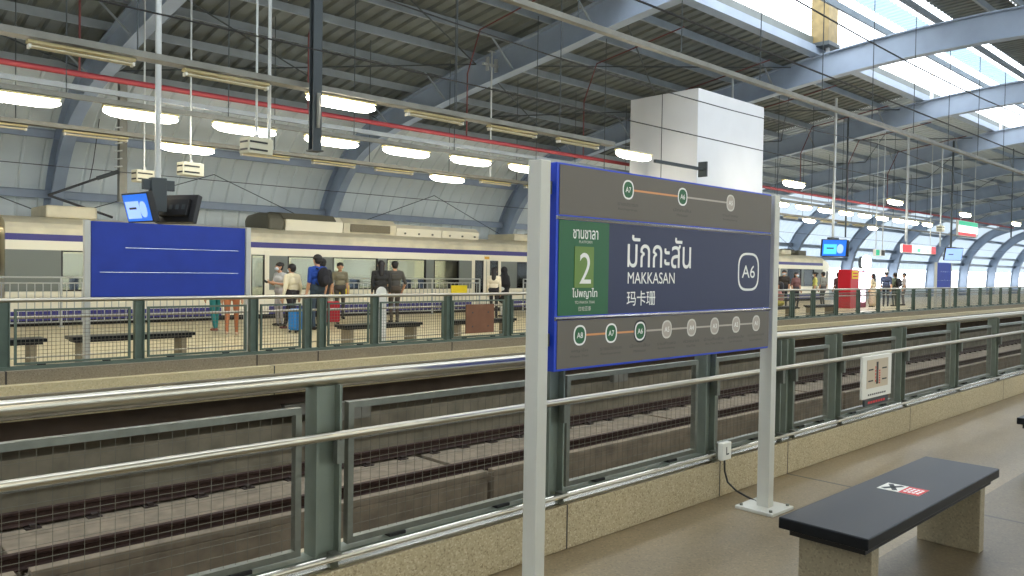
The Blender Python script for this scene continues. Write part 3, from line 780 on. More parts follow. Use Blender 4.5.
    k = MB().box(1.0, 2.2, YF + .6, YB - .6, 2.7, 3.02).build('roof_unit', M['trainroof'], t, bevel=.05)
    k = MB(); k.ell((L - 2.3, 23.4, 2.9), (.5, .6, .2)).box(L - 1.6, L - .6, 22.9, 23.8, 2.7, 3.0)
    k.build('pantograph_base', M['acdark'], t)
    for a, c in ((17.4, 18.6),): MB().box(a, c, YF + .6, YB - .6, 2.7, 2.98).build('roof_box', M['trainroof'], t, bevel=.05)
    if cab:
        mb = MB(); st_ = []
        base = [(YF, .12), (YF, 2.40), (YF + .3, 2.62), (YF + 1.4, 2.74), (YB - .3, 2.62), (YB, 2.40), (YB, .12)]
        cy, cz = (YF + YB) / 2, 1.1; prof_ = [(0, 1), (.4, .99), (.8, .95), (1.1, .88), (1.35, .77), (1.5, .62)]; vs = []
        for dx, s in prof_:
            for y, z in base: vs.append((L + dx, cy + (y - cy) * (.4 + .6 * s), .12 + (z - .12) * s))
        n = len(base); fs = [(i * n + k, i * n + (k + 1) % n, (i + 1) * n + (k + 1) % n, (i + 1) * n + k) for i in range(len(prof_) - 1) for k in range(n)] + [tuple((len(prof_) - 1) * n + k for k in range(n))]
        mb.add(vs, fs).build('cab_nose', M['train'], t)
        MB().box(L + .15, L + .75, YF + .02, YF + .05, 1.0, 1.75).build('cab_window', M['black'], t)
    return t
D_ = [(5.3, 6.75), (14.7, 16.15)]
W_ = [(1.2, 2.5), (2.8, 4.6), (7.35, 8.5), (8.9, 10.6), (10.95, 12.6), (12.95, 14.1), (17.0, 18.7), (19.0, 20.3)]
dx = 4.22
car('middle cream train car with two double doors beyond the couple', dx, D_, W_)
car('left train car partly behind the blue board', dx - 21.6, D_, W_)
car('far right train car with rounded cab nose', dx + 21.6, D_, W_, True)

# ------------------------------------------------------------------ ceiling services
ORD = ['first', 'second', 'third', 'fourth', 'fifth', 'sixth', 'seventh', 'eighth', 'ninth', 'tenth', 'eleventh', 'twelfth', 'thirteenth', 'fourteenth', 'fifteenth', 'sixteenth', 'seventeenth', 'eighteenth', 'nineteenth', 'twentieth', 'twenty-first', 'twenty-second', 'twenty-third', 'twenty-fourth', 'twenty-fifth', 'twenty-sixth', 'twenty-seventh', 'twenty-eighth', 'twenty-ninth', 'thirtieth', 'thirty-first', 'thirty-second', 'thirty-third', 'thirty-fourth', 'thirty-fifth', 'thirty-sixth']
def lamp_proto(lit):
    t = empty('ceiling_light', (0, 0, 0), 'x', 'light')
    MB().prism([(-.07, .08), (-.05, .1), (.05, .1), (.07, .08), (.07, .06), (-.07, .06)], 'X', -.66, .66).build('housing', M['batten'], t)
    if lit:
        MB().tube([(-.66, 0, 0), (-.63, 0, -.002), (-.52, 0, -.012), (-.35, 0, -.018), (.35, 0, -.018), (.52, 0, -.012), (.63, 0, -.002), (.66, 0, 0)], [.02, .04, .072, .084, .084, .072, .04, .02], 12).build('tube_glow', M['lampwarm'], t, smooth=True)  # fat tapering body puts the overexposed bloom of the lit tube into the shape
    else:
        for y in (-.04, .04): MB().tube([(-.62, y, .015), (.62, y, .015)], .014, 8).build('tube', M['offtube'], t, smooth=True)
        for e in (-1, 1): MB().box(e * .65, e * .62, -.06, .06, -.01, .04).build('lamp_holder', M['white'], t)
    return t
P_on, P_off = lamp_proto(True), lamp_proto(False); used = {True: False, False: False}
def lamp(lit, loc, label, group):
    src = P_on if lit else P_off
    if not used[lit]: o = src; used[lit] = True
    else: o = copy_tree(src)
    o.location = loc; o['label'] = label; o['group'] = group
ZL_ = 4.30
k = 0
for i in range(-4, 22):
    x = 3.1 + 2.0 * i
    if 20 < x < 24.7: continue
    if i < 0: lamp(True, (x, 15.4, ZL_), 'lit fluorescent light of the closely spaced row, out beyond the left edge', 'closely spaced lit row over the far platform')
    else: lamp(True, (x, 15.4, ZL_), '%s lit fluorescent light from the left in the closely spaced row over the far platform' % ORD[k], 'closely spaced lit row over the far platform'); k += 1
for y, nm, x0, lit0 in ((11.8, 'row over the far fence', 3.15, 2), (19.2, 'row nearest the train', 3.4, 2)):
    cl = co_ = 0
    for i in range(-2, 23):
        x = x0 + 2.0 * i; lit = (i - lit0) % 4 == 0
        z = 4.33
        if y < 12 and x > 13.5 and not lit: continue
        if i < 0: lamp(lit, (x, y, z), '%s fluorescent batten of the %s, out beyond the left edge' % ('lit' if lit else 'unlit', nm), ('lit' if lit else 'unlit') + ' battens of the ' + nm)
        elif lit: lamp(True, (x, y, z), '%s lit batten from the left in the sparse %s' % (ORD[cl], nm), 'lit battens of the ' + nm); cl += 1
        else: lamp(False, (x, y, z), '%s unlit cream batten from the left in the %s' % (ORD[co_], nm), 'unlit battens of the ' + nm); co_ += 1
for y in (-.7, -4.5):
    for i in range(-3, 12, 2):
        lamp(True, (3.1 + 2.0 * i, y, ZL_), 'lit fluorescent light over the near platform behind the bench', 'lit row over the near platform')
# trays carrying the rows
def tray(y, z, label, xa=-12, xb=66, w=.12):
    t = empty('cable_tray', (0, y, z), label, 'cable tray', 'cable trays over the platforms')
    MB().prism([(-w, 0), (w, 0), (w, .09), (w - .01, .09), (w - .01, .01), (-w + .01, .01), (-w + .01, .09), (-w, .09)], 'X', xa, xb).build('channel', M['tray'], t)
    i = 0; x = xa + 1.35
    while x < xb and i < 90:
        zt = interp(abs(y - YC)) + .45 - z
        MB().tube([(x, 0, .01), (x, 0, zt)], .011, 5).build('hanger_rod', M['darksteel'], t); x += 2.9; i += 1
    return t
tray(11.8, 4.45, 'long grey cable tray over the far fence carrying mostly unlit battens', xb=14.3)
tray(15.4, 4.42, 'thin grey cable tray carrying the closely spaced lit row at left', xb=20.2, w=.04)
tray(15.4, 4.42, 'thin grey cable tray carrying the closely spaced lit row beyond the white shaft', xa=24.6, xb=46, w=.04)
tray(19.2, 4.45, 'long grey cable tray nearest the train')
tray(8.7, 5.55, 'high grey cable tray over the tracks', w=.06)
rp = empty('sprinkler_pipe', (0, 16.7, 5.15), 'long red sprinkler pipe high over the far platform', 'pipe')
MB().tube([(-14, 0, 0), (66, 0, 0)], .058, 10).build('main_pipe', M['redpipe'], rp, smooth=True)
for i in range(9):
    x = 4.4 + 4.82 * i
    pts = [(x, 0, 0), (x, 0, 1.75)] + [(x, yy - 16.7, interp(abs(yy - YC)) + .05 - 5.15) for yy in (16.2, 14.6, 13.0)]
    MB().tube(pts, .02, 8).build('branch_pipe', M['branch'], rp, smooth=True)
hb = MB()
gp = MB().box(-14, 66, 16.95, 17.04, 4.90, 4.95).box(-14, 66, 16.95, 16.96, 4.95, 5.0).build('cable_ladder', M['purlin'])
tag(gp, 'pale cable ladder running beside the red sprinkler pipe', 'cable tray')
# overhead contact wires
for y, z, l in ((5.1, 5.35, 'upper black overhead wire above the near track'), (5.1, 4.35, 'lower black overhead wire above the near track'), (9.7, 5.5, 'upper black overhead wire above the second track'), (9.7, 4.5, 'lower black overhead wire above the second track'), (23.5, 4.1, 'thin overhead wire above the train roof')):
    w = MB(); pts = []
    for i in range(57):
        x = -14 + 2.0 * i; sag = 0 if 'lower' in l or 'thin' in l else -.25 * math.sin(PI * ((x + 14) % 19.3) / 19.3)
        pts.append((x, y, z + sag))
    o = w.tube(pts, .012, 5).build('contact_wire', M['black']); tag(o, l, 'wire', 'overhead wires')
# hanging posts
dp = empty('drop_post', (6.45, 11.45, 3.42), 'thick dark grey post hanging from the roof left of centre', 'post')
H = interp(4.1) - .44 - 3.42
MB().box(-.075, .075, -.075, -.05, 0, H).box(-.075, .075, .05, .075, 0, H).box(-.012, .012, -.05, .05, 0, H).build('shaft', M['darksteel'], dp)
MB().box(-.1, .1, -.1, .1, -.02, 0).build('end_plate', M['darksteel'], dp)
MB().tube([(0, -.1, .35), (0, -.1, .9)], .03, 8).build('clamp_bar', M['tray'], dp)
for x, y, z0, l in ((5.985, 12.1, 3.5, 'thick white rod ending right beside the nearest box speaker'), (5.72, 12.0, 3.66, 'pale rod holding the nearest of the three box speakers'), (6.2, 15.9, 3.66, 'pale rod holding the middle box speaker'), (6.02, 18.0, 3.66, 'pale rod holding the rearmost box speaker'), (16.0, 17.9, 4.35, 'white rod with wide top bracket left of the station sign')):
    h = interp(abs(y - YC)) + .4 - z0
    t = empty('hanger_pole', (x, y, z0), l, 'rod', 'pale hanging rods')
    MB().tube([(0, 0, 0), (0, 0, h)], .028 if y == 12.1 or x > 14 else .018, 8).build('tube', M['rod'], t, smooth=True)
    MB().box(-.12, .12, -.06, .06, h - .02, h).build('top_plate', M['rod'], t)
    if x > 14:
        MB().box(-.35, .35, -.05, .05, h - .45, h - .39).box(-.2, -.14, -.05, .05, h - .6, h - .2).box(.14, .2, -.05, .05, h - .6, h - .2).build('bracket', M['rod'], t)
RR = [(24.95, 15.1, 3.6), (34.4, 15.1, 3.2), (39.9, 14.6, 3.2), (44.0, 14.4, 3.1), (51.0, 13.0, 3.8), (55.2, 13.0, 3.0)]
for i, (x, y, z0) in enumerate(RR):
    h = interp(abs(y - YC)) + .4 - z0
    t = empty('hanger_pole', (x, y, z0), '%s thin hanging rod from the left, in the group right of the station sign' % ORD[i], 'rod', 'hanging rods at the far right')
    MB().tube([(0, 0, 0), (0, 0, h)], .035, 8).build('tube', M['darksteel' if i in (1, 4, 5) else 'rod'], t, smooth=True); MB().box(-.12, .12, -.06, .06, h - .02, h).build('top_plate', M['rod'], t)
# box speakers
def speaker(x, y, z, label):
    t = empty('hanging_speaker', (x, y, z), label, 'speaker', 'box speakers over the far platform', rz=math.radians(8))
    MB().box(-.22, .22, -.13, .13, -.13, .13).build('case', M['speaker'], t, bevel=.012)
    k = MB()
    for zz in (-.07, .05): k.box(-.228, -.219, -.1, .1, zz - .012, zz + .018).box(-.2, .12, -.136, -.129, zz - .012, zz + .018)
    k.build('slot', M['black'], t)
    MB().box(-.03, .03, -.03, .03, .13, .2).build('bracket', M['rod'], t)
speaker(5.72, 12.0, 3.45, 'cream box speaker nearest the track, hanging below the lit row')
speaker(6.2, 15.9, 3.45, 'cream box speaker in the middle of the hanging three')
speaker(6.02, 18.0, 3.45, 'cream box speaker farthest left of the hanging three')
speaker(29.0, 15.9, 3.7, 'distant cream box speaker right of the white box')
speaker(38.5, 12.6, 3.7, 'distant cream box speaker below the near lit batten')
# screens
def screen(t, yaw_, tilt, off_, sw, sh, face):
    M4 = Matrix.Translation(Vector(off_)) @ Matrix.Rotation(yaw_, 4, 'Z') @ Matrix.Rotation(tilt, 4, 'X')
    def put(o): o.matrix_local = M4; return o
    c = put(MB().box(-sw / 2, sw / 2, -.05, .05, -sh / 2, sh / 2).box(-sw * .36, sw * .36, .05, .12, -sh * .3, sh * .3).build('screen_case', M['black'], t, bevel=.008))
    b = .025
    MB().box(-sw / 2 + b, sw / 2 - b, -.054, -.05, -sh / 2 + b, sh / 2 - b).build('screen_face', M[face[0]], c)
    MB().box(-sw * .42, sw * .1, -.056, -.054, -sh * .36, sh * .22).build('screen_picture', M[face[1]], c)
    disc(0, 0, sw * .13, sh * .27, 0).build('screen_circle', M['screenpale'], c).location = (sw * .24, -.057, -.03)
    MB().box(-sw * .3, -sw * .02, -.0565, -.056, -sh * .05, sh * .02).build('screen_text', M['signnavy'], c)
    k = MB()
    for i in range(4): k.box(-sw * .3 + i * sw * .16, -sw * .22 + i * sw * .16, .12, .125, -.04, .04)
    k.build('rear_vent', M['darksteel'], c)
tv = empty('screen_pair', (4.66, 13.3, 2.2), 'two black screens back to back on a hanging pole behind the blue board', 'screen', 'hanging information screens')
MB().tube([(0, 0, .3), (0, 0, interp(6) + .4 - 2.2)], .05, 10).build('pole', M['rod'], tv, smooth=True)
MB().box(-.12, .12, -.08, .08, .2, .75).box(-.24, .26, -.04, .04, .55, .72).build('mount', M['darksteel'], tv, bevel=.01)
screen(tv, math.radians(-80), math.radians(15), (-.27, 0, .26), .78, .48, ('screenblue', 'screenpale'))
screen(tv, math.radians(118), math.radians(17), (.33, 0, .26), .78, .48, ('screenblue', 'screenpale'))
tv2 = empty('screen_pair', (31.2, 14.2, 2.2), 'lit cyan information screen hanging just right of the station sign', 'screen', 'hanging information screens')
MB().tube([(0, 0, .5), (0, 0, interp(7) + .4 - 2.2)], .05, 10).build('pole', M['rod'], tv2, smooth=True)
MB().box(-.3, .35, -.1, .1, .6, .85).build('mount', M['darksteel'], tv2, bevel=.01)
screen(tv2, math.radians(-42), math.radians(8), (-.35, -.2, .42), 1.0, .68, ('screenblue', 'screencyan'))
screen(tv2, math.radians(110), math.radians(12), (.5, .1, .42), 1.0, .68, ('screenblue', 'screencyan'))
tv3 = empty('screen_pair', (45.0, 14.2, 2.3), 'farthest lit screen tilted above the distant blue sign', 'screen', 'hanging information screens')
MB().tube([(0, 0, .6), (0, 0, interp(7) + .4 - 2.3)], .05, 10).build('pole', M['darksteel'], tv3, smooth=True)
MB().box(-.2, .5, -.1, .1, .6, .8).build('mount', M['darksteel'], tv3, bevel=.01)
screen(tv3, math.radians(-40), math.radians(14), (-.25, -.2, .42), .95, .66, ('screenpale', 'screenpale'))
# white box shaft hanging over the far platform
wb = empty('white_shaft', (22.35, 14.78, 0), 'big plain white panelled shaft rising behind the station sign', 'shaft')
MB().box(-1.95, 1.95, -1.28, 1.28, 0, 7.1).build('cladding', M['boxwhite'], wb, bevel=.02)
MB().box(-1.965, -1.95, .02, .035, 0, 7.1).build('panel_joint', M['darksteel'], wb)
arm = empty('bracket_arm', (17.9, 12.4, 4.42), 'dark bracket arm with square end beside the white shaft', 'bracket')
MB().box(-1.1, 1.1, -.04, .04, -.03, .05).build('arm', M['darksteel'], arm); MB().box(1.1, 1.16, -.14, .14, -.2, .22).build('end_frame', M['darksteel'], arm, bevel=.01)
# contact line cantilever over the train
oc = empty('catenary_bracket', (5.55, 23.9, 3.35), 'black triangular overhead line bracket above the train at left', 'bracket')
MB().tube([(0, 0, 0), (1.55, 0, .72)], .035, 8).build('top_tube', M['black'], oc, smooth=True)
MB().tube([(0, 0, 0), (1.6, 0, -.5)], .035, 8).build('stay_tube', M['black'], oc, smooth=True)
MB().tube([(1.2, 0, .56), (1.75, 0, .8)], .06, 8).build('insulator', M['darksteel'], oc, smooth=True)
MB().box(1.75, 1.95, -.1, .1, -.05, 3.3).build('drop_tube', M['tray'], oc)
MB().tube([(1.0, 0, .45), (1.1, 0, 1.0), (1.25, 0, 2.2)], .012, 6).build('stay_wire', M['black'], oc)
for x in (1.4,):
    k = MB()
    for i in range(6): k.tube([(x + .22, -.1, .9 + i * .22), (x + .42, -.1, .95 + i * .22)], .02, 6)
    k.build('step_rung', M['rod'], oc)
# hanging signs on the right
def hang_sign(name, label, x, y, z, w, h, faces, rz=0):
    t = empty(name, (x, y, z), label, 'sign', 'small hanging signs', rz)
    MB().box(-w / 2, w / 2, -.06, .06, -h / 2, h / 2).build('case', M['white'], t, bevel=.01)
    for (a, b, c, d_, m) in faces: MB().box(w * a, w * b, -.066, -.06, h * c, h * d_).build('face', M[m], t)
    for s in (-1, 1): MB().tube([(s * w * .35, 0, h / 2), (s * w * .35, 0, interp(abs(y - YC)) + .4 - z)], .02, 6).build('hanger', M['rod'], t)
    return t
hang_sign('direction_sign', 'red and white lit direction sign hanging at far right', 43.2, 15.15, 2.92, 4.6, .42, [(-.5, -.24, -.45, .45, 'signred'), (-.22, .34, -.45, .45, 'signlit'), (-.08, .02, -.35, .1, 'signlitgreen'), (.2, .3, -.35, .1, 'signlitgreen'), (.36, .5, -.45, .45, 'signred')])
hang_sign('direction_sign', 'green, white and red lit sign hanging highest at far right', 50.7, 15.15, 4.32, 3.4, .85, [(-.48, .48, .2, .48, 'signlitgreen'), (-.5, .5, -.28, .2, 'signlit'), (-.5, .4, -.48, -.28, 'signred')])
es = hang_sign('exit_sign', 'small white and green exit sign left of the red direction sign', 38.2, 15.15, 2.62, 1.1, .3, [(-.46, -.1, -.42, .42, 'signlitgreen'), (.1, .46, -.42, .42, 'signdark')])
# red kiosk, lit advert, floodlight
kx, ky = 36.9, 16.0
kk = empty('ticket_kiosk', (kx, ky, 0), 'red kiosk with a yellow panel on the far platform at right', 'kiosk')
MB().box(-.46, .46, -.3, .3, 0, 1.8).build('cabinet', M['kiosk'], kk, bevel=.03); MB().box(-.33, .33, -.315, -.3, 1.38, 1.74).build('yellow_panel', M['yellow'], kk)
MB().box(-.25, .25, -.32, -.315, 1.45, 1.52).box(-.25, .25, -.32, -.315, 1.6, 1.67).build('print', M['red'], kk)
ad = empty('advert_stand', (38.4, 16.1, 0), 'pink white glowing advert panel right of the red kiosk', 'advert')
MB().box(-.5, .5, -.12, .12, 0, 1.75).build('case', cloth((150, 60, 90)), ad, bevel=.02); MB().box(-.4, .4, -.128, -.12, .25, 1.68).build('lit_face', M['adlight'], ad)
fl = empty('flood_lamp', (39.4, 16.3, 1.98), 'glaring round white lamp above the glowing advert panel', 'light')
MB().ell((0, -.08, .2), (.36, .2, .36), 20, 12).build('lens', M['globe'], fl, smooth=True)  # lens made larger than the lamp so its shape carries the glare bloom
MB().tube([(0, .2, .2), (0, .02, .2)], .3, 16).box(-.04, .04, .02, .1, -2.0, .1).build('housing', M['darksteel'], fl)

# ------------------------------------------------------------------ people
REF = dict(hip=.93, knee=.5, ank=.085, neck=1.43, sho=1.385, head=1.565)
def person(label, x, y, face, h=1.68, top=(200, 200, 200), bottom=(40, 40, 48), shoe=(40, 36, 34), hair='short', stride=.0, arms=None, skirt=None, hijab=None, mask=False, sleeve='short', bulk=1.0, seated=False, longtop=False, head_down=0):
    t = empty('person', (x, y, 0), label, 'person', 'people on the far platform', rz=math.radians(face) - PI / 2)   # local forward = +Y
    k = h / 1.70
    prim = []      # (kind, p, q, r0, r1, tag)
    def C(p, q, r0, r1, tg): prim.append((Vector(p), Vector(q), r0, r1, tg))
    dz = -.345 if seated else 0
    hz = REF['hip'] + dz; b = bulk
    C((-.06, 0, hz + .02), (.06, 0, hz + .02), .125 * b, .125 * b, 'bottom')
    C((-.045, .0, hz + .16), (.045, .0, hz + .16), .115 * b, .115 * b, 'top')
    C((-.075, .0, hz + .33), (.075, .0, hz + .33), .118 * b, .118 * b, 'top')
    C((-.12, -.005, hz + .43), (.12, -.005, hz + .43), .085 * b, .085 * b, 'top')
    if longtop: C((0, 0, hz + .1), (0, 0, hz - .28), .15 * b, .2 * b, 'top')
    hd = head_down
    C((0, -.01, hz + .47), (0, .012 + hd * .3, hz + .57), .056, .052, 'skin')
    hc = Vector((0, .02 + hd, hz + .655)); 
    C(hc + Vector((0, -.012, .025)), hc + Vector((0, .008, -.012)), .094, .084, 'skin')
    C(hc + Vector((0, .03, -.05)), hc + Vector((0, .052, -.085)), .056, .036, 'skin')
    C(hc + Vector((0, .084, .012)), hc + Vector((0, .102, -.022)), .012, .016, 'skin')
    for s in (-1, 1): C(hc + Vector((s * .088, -.005, .012)), hc + Vector((s * .09, -.008, -.025)), .018, .013, 'skin')
    sx = .185 * b
    arms = arms or [((.0, .0), (.0, .06)), ((.0, .0), (.0, .06))]
    for s, ((ax, ay), spec) in zip((-1, 1), [(a[0], a) for a in arms]):
        sh = Vector((s * sx, -.005, hz + .45))
        if len(spec) == 2 and spec[1][0] != 'to':
            el = sh + Vector((s * (.035 + ax), ay - .02, -.28)); wr = el + Vector((s * spec[1][0], .03 + spec[1][1], -.25))
        else:
            el = sh + Vector((s * (.05 + ax), ay, -.26)); wr = sh + Vector((s * spec[1][1], spec[1][2], spec[1][3]))
            dd = wr - el; wr = el + dd.normalized() * .25
        C(sh, el, .056 * b, .044 * b, 'top'); C(el, wr, .042 * (b if sleeve == 'long' else 1), .03, 'top' if sleeve == 'long' else 'skin')
        d = (wr - el).normalized(); side = Vector((0, 1, 0)) if abs(d.y) < .8 else Vector((0, 0, 1)); side = (side - d * side.dot(d)).normalized()
        C(wr, wr + d * .075, .026, .034, 'skin')
        pal = d.cross(side).normalized() * -s
        for i, (o_, ln) in enumerate(((-.027, .062), (-.009, .074), (.009, .07), (.027, .055))):
            p0 = wr + d * .085 + side * o_; p1 = p0 + d * ln * .55 + pal * .006; p2 = p1 + d * ln * .4 + pal * .022
            C(p0, p1, .0105, .0095, 'skin'); C(p1, p2, .0095, .0085, 'skin')
        p0 = wr + d * .035 + side * .03; C(p0, p0 + side * .03 + d * .035, .0125, .0105, 'skin'); C(p0 + side * .03 + d * .035, p0 + side * .034 + d * .065, .0105, .009, 'skin')
    for s in (-1, 1):
        st = stride * s
        hip = Vector((s * .09 * b, 0, hz - .02))
        if seated: kn = Vector((s * .1, .42, hz - .02)); an = Vector((s * .1, .40, .09))
        else: kn = Vector((s * .092, st * .5 + (.03 if st > 0 else .05), .50)); an = Vector((s * .09, st, .09 + (max(0, -st) * .25)))
        C(hip, kn, .085 * b, .058 * b, 'bottom'); C(kn, an, .055 * b, .042, 'bottom')
        C(an + Vector((0, -.035, -.045)), an + Vector((s * .015, .13, -.052)), .038, .033, 'shoe')
    if skirt:
        C((0, 0, hz + .02), (0, .01 + stride * .1, skirt), .13 * b, .22 * b, 'bottom')
    mb = MB()
    for p, q, r0, r1, tg in prim:
        mb.capsule(p * k, q * k, r0 * k, r1 * k, 10)
    tmp = mb.build('tmp_body', M['skin'])
    md = tmp.modifiers.new('r', 'REMESH'); md.mode = 'VOXEL'; md.voxel_size = .0125
    sm = tmp.modifiers.new('s', 'SMOOTH'); sm.factor = .5; sm.iterations = 2
    dg = bpy.context.evaluated_depsgraph_get(); me = bpy.data.meshes.new_from_object(tmp.evaluated_get(dg))
    bpy.data.objects.remove(tmp)
    me.name = 'body'
    n = len(me.polygons); ce = np.zeros(n * 3); me.polygons.foreach_get('center', ce); ce = ce.reshape(-1, 3)
    best = np.full(n, 1e9); idx = np.zeros(n, dtype=np.int32); TG = ['skin', 'top', 'bottom', 'shoe']
    for p, q, r0, r1, tg in prim:
        P = np.array(p) * k; D = np.array(q) * k - P; L2 = max((D @ D), 1e-9)
        tt = np.clip(((ce - P) @ D) / L2, 0, 1); dist = np.linalg.norm(ce - P - tt[:, None] * D, axis=1) - (r0 + (r1 - r0) * tt) * k
        w = dist < best; best[w] = dist[w]; idx[w] = TG.index(tg)
    # short sleeves end above the elbow, trouser waists stay level
    me.materials.clear()
    for mm in (M['skin'], cloth(top), cloth(bottom), cloth(shoe)): me.materials.append(mm)
    me.polygons.foreach_set('material_index', idx); me.shade_smooth(); me.update()
    o = bpy.data.objects.new('body', me); COL.objects.link(o); o.parent = t
    hk = hc * k
    # hair / scarf
    hb = MB()
    if hijab:
        hb.ell(hk + Vector((0, -.02, .02)) * k, (.118 * k, .118 * k, .135 * k)); hb.capsule(hk + Vector((0, -.03, -.08)) * k, hk + Vector((0, -.05, -.42)) * k, .11 * k, .2 * k, 14)
        hb.build('headscarf', cloth(hijab), t, smooth=True)
    else:
        hb.ell(hk + Vector((0, -.024, .040)) * k, (.104 * k, .104 * k, .094 * k), 18, 12)
        if hair == 'long': hb.capsule(hk + Vector((0, -.055, .0)) * k, hk + Vector((0, -.09, -.25)) * k, .092 * k, .075 * k, 12)
        elif hair == 'bun': hb.ell(hk + Vector((0, -.12, .06)) * k, (.05 * k, .05 * k, .05 * k)); hb.ell(hk + Vector((0, -.05, -.02)) * k, (.088 * k, .07 * k, .09 * k))
        else: hb.ell(hk + Vector((0, -.045, -.01)) * k, (.09 * k, .075 * k, .085 * k))
        if hair == 'cap':
            hb.build('hair', M['hair'], t, smooth=True); hb = MB(); hb.ell(hk + Vector((0, -.015, .07)) * k, (.11 * k, .112 * k, .075 * k)); hb.obox(hk + Vector((0, .11, .055)) * k, (.07, 0, 0), (0, .06, -.012), (0, 0, .006)); hb.build('cap', M['white'], t, smooth=True)
        else: hb.build('hair', M['hair'], t, smooth=True)
    eb = MB()
    for s in (-1, 1): eb.ell(hk + Vector((s * .034, .086, .012)) * k, (.011 * k, .008 * k, .007 * k), 8, 6)
    eb.build('eyes', M['eye'], t, smooth=True)
    if mask:
        mk = MB(); mk.ell(hk + Vector((0, .062, -.045)) * k, (.066 * k, .052 * k, .05 * k), 14, 10); mk.build('face_mask', M['mask'], t, smooth=True)
    else:
        mk = MB(); mk.ell(hk + Vector((0, .084, -.06)) * k, (.024 * k, .01 * k, .008 * k), 10, 6); mk.build('mouth', M['lips'], t, smooth=True)
    return t, k, hz
def backpack(label, p, rgb, size=1.0):
    t, k, hz = p
    o = empty('backpack', (0, 0, 0), label, 'bag', 'bags worn by the passengers'); mwp = Matrix.Translation(t.location) @ Matrix.Rotation(t.rotation_euler.z, 4, 'Z')
    o.location = mwp @ Vector((0, -.19 * k, (hz + .27) * k)); o.rotation_euler = t.rotation_euler
    b = MB(); b.ell((0, -.02, 0), (.165 * size, .12 * size, .245 * size), 16, 12); b.build('main_bag', cloth(rgb), o, smooth=True)
    MB().ell((0, -.11 * size, -.07), (.12 * size, .06, .13 * size), 14, 9).build('front_pocket', cloth(tuple(min(255, c + 12) for c in rgb)), o, smooth=True)
    for s in (-1, 1): MB().tube([(s * .1, .05, .2), (s * .12, .19, .22), (s * .13, .30, .12), (s * .14, .24, -.05), (s * .13, .06, -.18)], .017, 6).build('strap', cloth(rgb), o, smooth=True)
    return o
def suitcase(label, x, y, rgb, rz=0, h=.56):
    o = empty('suitcase', (x, y, 0), label, 'suitcase', 'suitcases on the far platform', rz)
    MB().box(-.2, .2, -.12, .12, .06, h).build('shell', cloth(rgb), o, bevel=.045)
    rb = MB()
    for i in range(5): rb.box(-.16 + i * .08 - .012, -.16 + i * .08 + .012, -.126, -.118, .1, h - .05)
    rb.build('shell_rib', cloth(tuple(int(c * .8) for c in rgb)), o)
    for sx_ in (-1, 1):
        for sy in (-1, 1): MB().tube([(sx_ * .16 - .015, sy * .08, .03), (sx_ * .16 + .015, sy * .08, .03)], .03, 10).build('wheel', M['rubber'], o)
    MB().tube([(-.07, .08, h - .03), (-.07, .08, h + .38), (.07, .08, h + .38), (.07, .08, h - .03)], .009, 6).build('handle', M['darksteel'], o)
    return o
hold = [((.0, .04), ('to', -.06, .32, -.22)), ((.0, .04), ('to', -.08, .30, -.20))]
A = [((.0, .02), (.0, .05)), ((.0, -.02), (.0, .03))]
p1 = person('person in pale grey with hair in a bun looking at a phone', 9.74, 19.0, 190, 1.64, (206, 206, 204), (176, 170, 168), hair='bun', arms=hold, sleeve='short', mask=True, head_down=.03)
ph = MB().obox(Vector((9.74, 19.0, 1.16)) + Vector((-.44, -.06, 0)), (.01, 0, .02), (0, .035, 0), (-.05, 0, .03)).build('mobile_phone', M['black'], bevel=.004); tag(ph, 'phone held by the person in pale grey', 'phone')
p2 = person('person in a cream long-sleeved top walking away beside a blue suitcase', 9.41, 17.75, 120, 1.6, (228, 218, 186), (44, 38, 40), (96, 40, 40), hair='short', stride=.26, arms=[((.06, .0), (.05, .0)), ((.05, -.02), (.02, .0))], sleeve='long', bulk=1.35, mask=True)
p3 = person('tall person in a bright blue shirt wearing a black backpack', 9.85, 17.3, 100, 1.84, (28, 66, 150), (52, 66, 78), hair='short', arms=A, bulk=1.08)
backpack('black backpack on the tall person in blue', p3, (24, 24, 30))
p4 = person('person in black with a dark backpack right of the person in blue', 10.5, 18.2, 80, 1.76, (26, 28, 36), (40, 42, 50), hair='short', arms=A)
backpack('dark rounded backpack on the person in black', p4, (28, 30, 36), 1.1)
p5 = person('person in a khaki top standing by the lit train window', 12.48, 20.6, 250, 1.68, (128, 122, 100), (70, 66, 60), hair='short', arms=A)
p6 = person('person in a dark jacket at the left of the couple', 12.45, 18.4, 60, 1.74, (46, 46, 46), (50, 44, 40), hair='long', arms=A, sleeve='long', bulk=1.08)
p7 = person('person in a grey shirt and dark vest at the right of the couple', 12.98, 18.5, 75, 1.74, (74, 72, 68), (76, 68, 60), hair='short', arms=[((.0, .0), (.0, .05)), ((.08, .03), (-.04, .14))], bulk=1.08)
p8 = person('person in a cream top and dark trousers near the train doors', 16.95, 18.7, 40, 1.6, (230, 220, 196), (38, 36, 40), hair='long', arms=A, sleeve='long')
p9 = person('person in a black headscarf and long black coat with white trousers', 17.62, 18.95, 100, 1.62, (24, 24, 28), (214, 212, 204), hair='short', hijab=(24, 24, 28), arms=A, sleeve='long', longtop=True, bulk=1.1)
p10 = person('person in teal trousers half hidden by the blue board', 7.62, 18.0, 100, 1.62, (150, 160, 160), (40, 120, 118), (150, 90, 70), hair='short', stride=.12, arms=A)
p11 = person('person in orange brown trousers half hidden by the blue board', 7.47, 16.8, 60, 1.62, (220, 214, 206), (170, 104, 66), (200, 170, 140), hair='long', stride=.16, arms=A, bulk=1.05)
suitcase('blue suitcase pulled by the person in the cream top', 9.12, 16.95, (44, 124, 190), .5)
suitcase('red suitcase standing right of the backpack wearers', 11.21, 18.9, (190, 36, 52), -.3, .62)
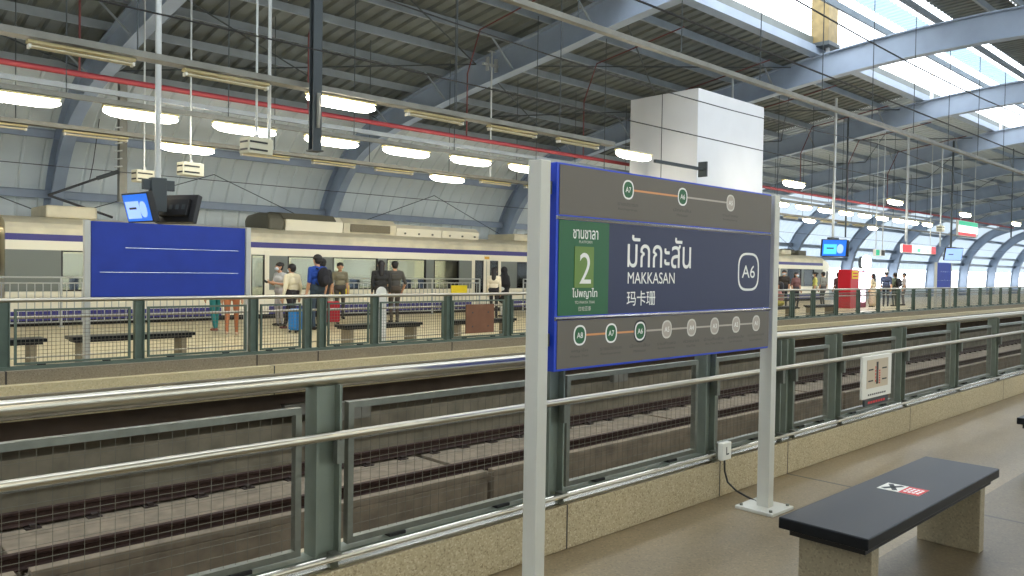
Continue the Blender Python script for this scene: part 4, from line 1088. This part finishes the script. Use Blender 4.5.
R_ = [(784, 1.72, (58, 52, 48), (44, 44, 50), 'short', 17.2, 200, 'person in dark brown at the left of the distant crowd by the sign'),
      (796, 1.64, (120, 84, 84), (52, 48, 54), 'long', 17.0, 250, 'distant person in a dull red top by the train'),
      (815, 1.66, (206, 206, 120), (150, 150, 130), 'bun', 17.2, 120, 'distant person in a yellow green shirt before the train front'),
      (823, 1.68, (150, 154, 146), (90, 92, 90), 'short', 17.4, 80, 'distant person in grey right of the yellow green shirt'),
      (838, 1.66, (96, 66, 66), (66, 60, 60), 'long', 17.0, 60, 'distant person in maroon left of the red kiosk'),
      (873, 1.64, (214, 202, 170), (206, 190, 160), 'long', 15.8, 90, 'distant person in cream right of the glowing advert panel'),
      (886, 1.78, (44, 52, 72), (40, 42, 52), 'cap', 15.8, 20, 'distant person in navy with a white cap'),
      (895, 1.70, (116, 124, 104), (70, 76, 70), 'short', 15.6, 70, 'distant person in a green grey shirt beside the white cap'),
      (904, 1.70, (190, 180, 176), (110, 104, 104), 'short', 15.8, 120, 'distant person in a pale patterned shirt at the right of the crowd')]
for px, h, tp, bt, hr, y, fc, lb in R_:
    a = (px - 512) / 790; X_ = y * (math.cos(yaw) + a * math.sin(yaw)) / (math.sin(yaw) - a * math.cos(yaw))
    p = person(lb, X_, y, fc, h, tp, bt, hair=hr, arms=A, skirt=.25 if 'in cream' in lb else None, mask=True)
    if 'green grey' in lb: backpack('black bag on the distant person in green grey', p, (24, 24, 28))
p = person('seated person in a yellow skirt on the distant bench', 25.1, 13.2, 90, 1.6, (186, 130, 120), (206, 186, 80), hair='long', seated=True, arms=hold)
bpy.data.objects.remove(P_off) if not used[False] else None

# ------------------------------------------------------------------ world and colour management
w = bpy.data.worlds.new('daylight'); S.world = w; w.use_nodes = True; nt = w.node_tree
bg = nt.nodes['Background']; bg.inputs[0].default_value = (.86, .93, 1.0, 1); bg.inputs[1].default_value = 5.0
S.view_settings.view_transform = 'Standard'; S.view_settings.look = 'None'; S.view_settings.gamma = 1; S.view_settings.use_curve_mapping = False
S.view_settings.exposure = 0.22
S.cycles.use_denoising = True
S.cycles.max_bounces = 8; S.cycles.diffuse_bounces = 4; S.cycles.glossy_bounces = 4; S.cycles.transparent_max_bounces = 12
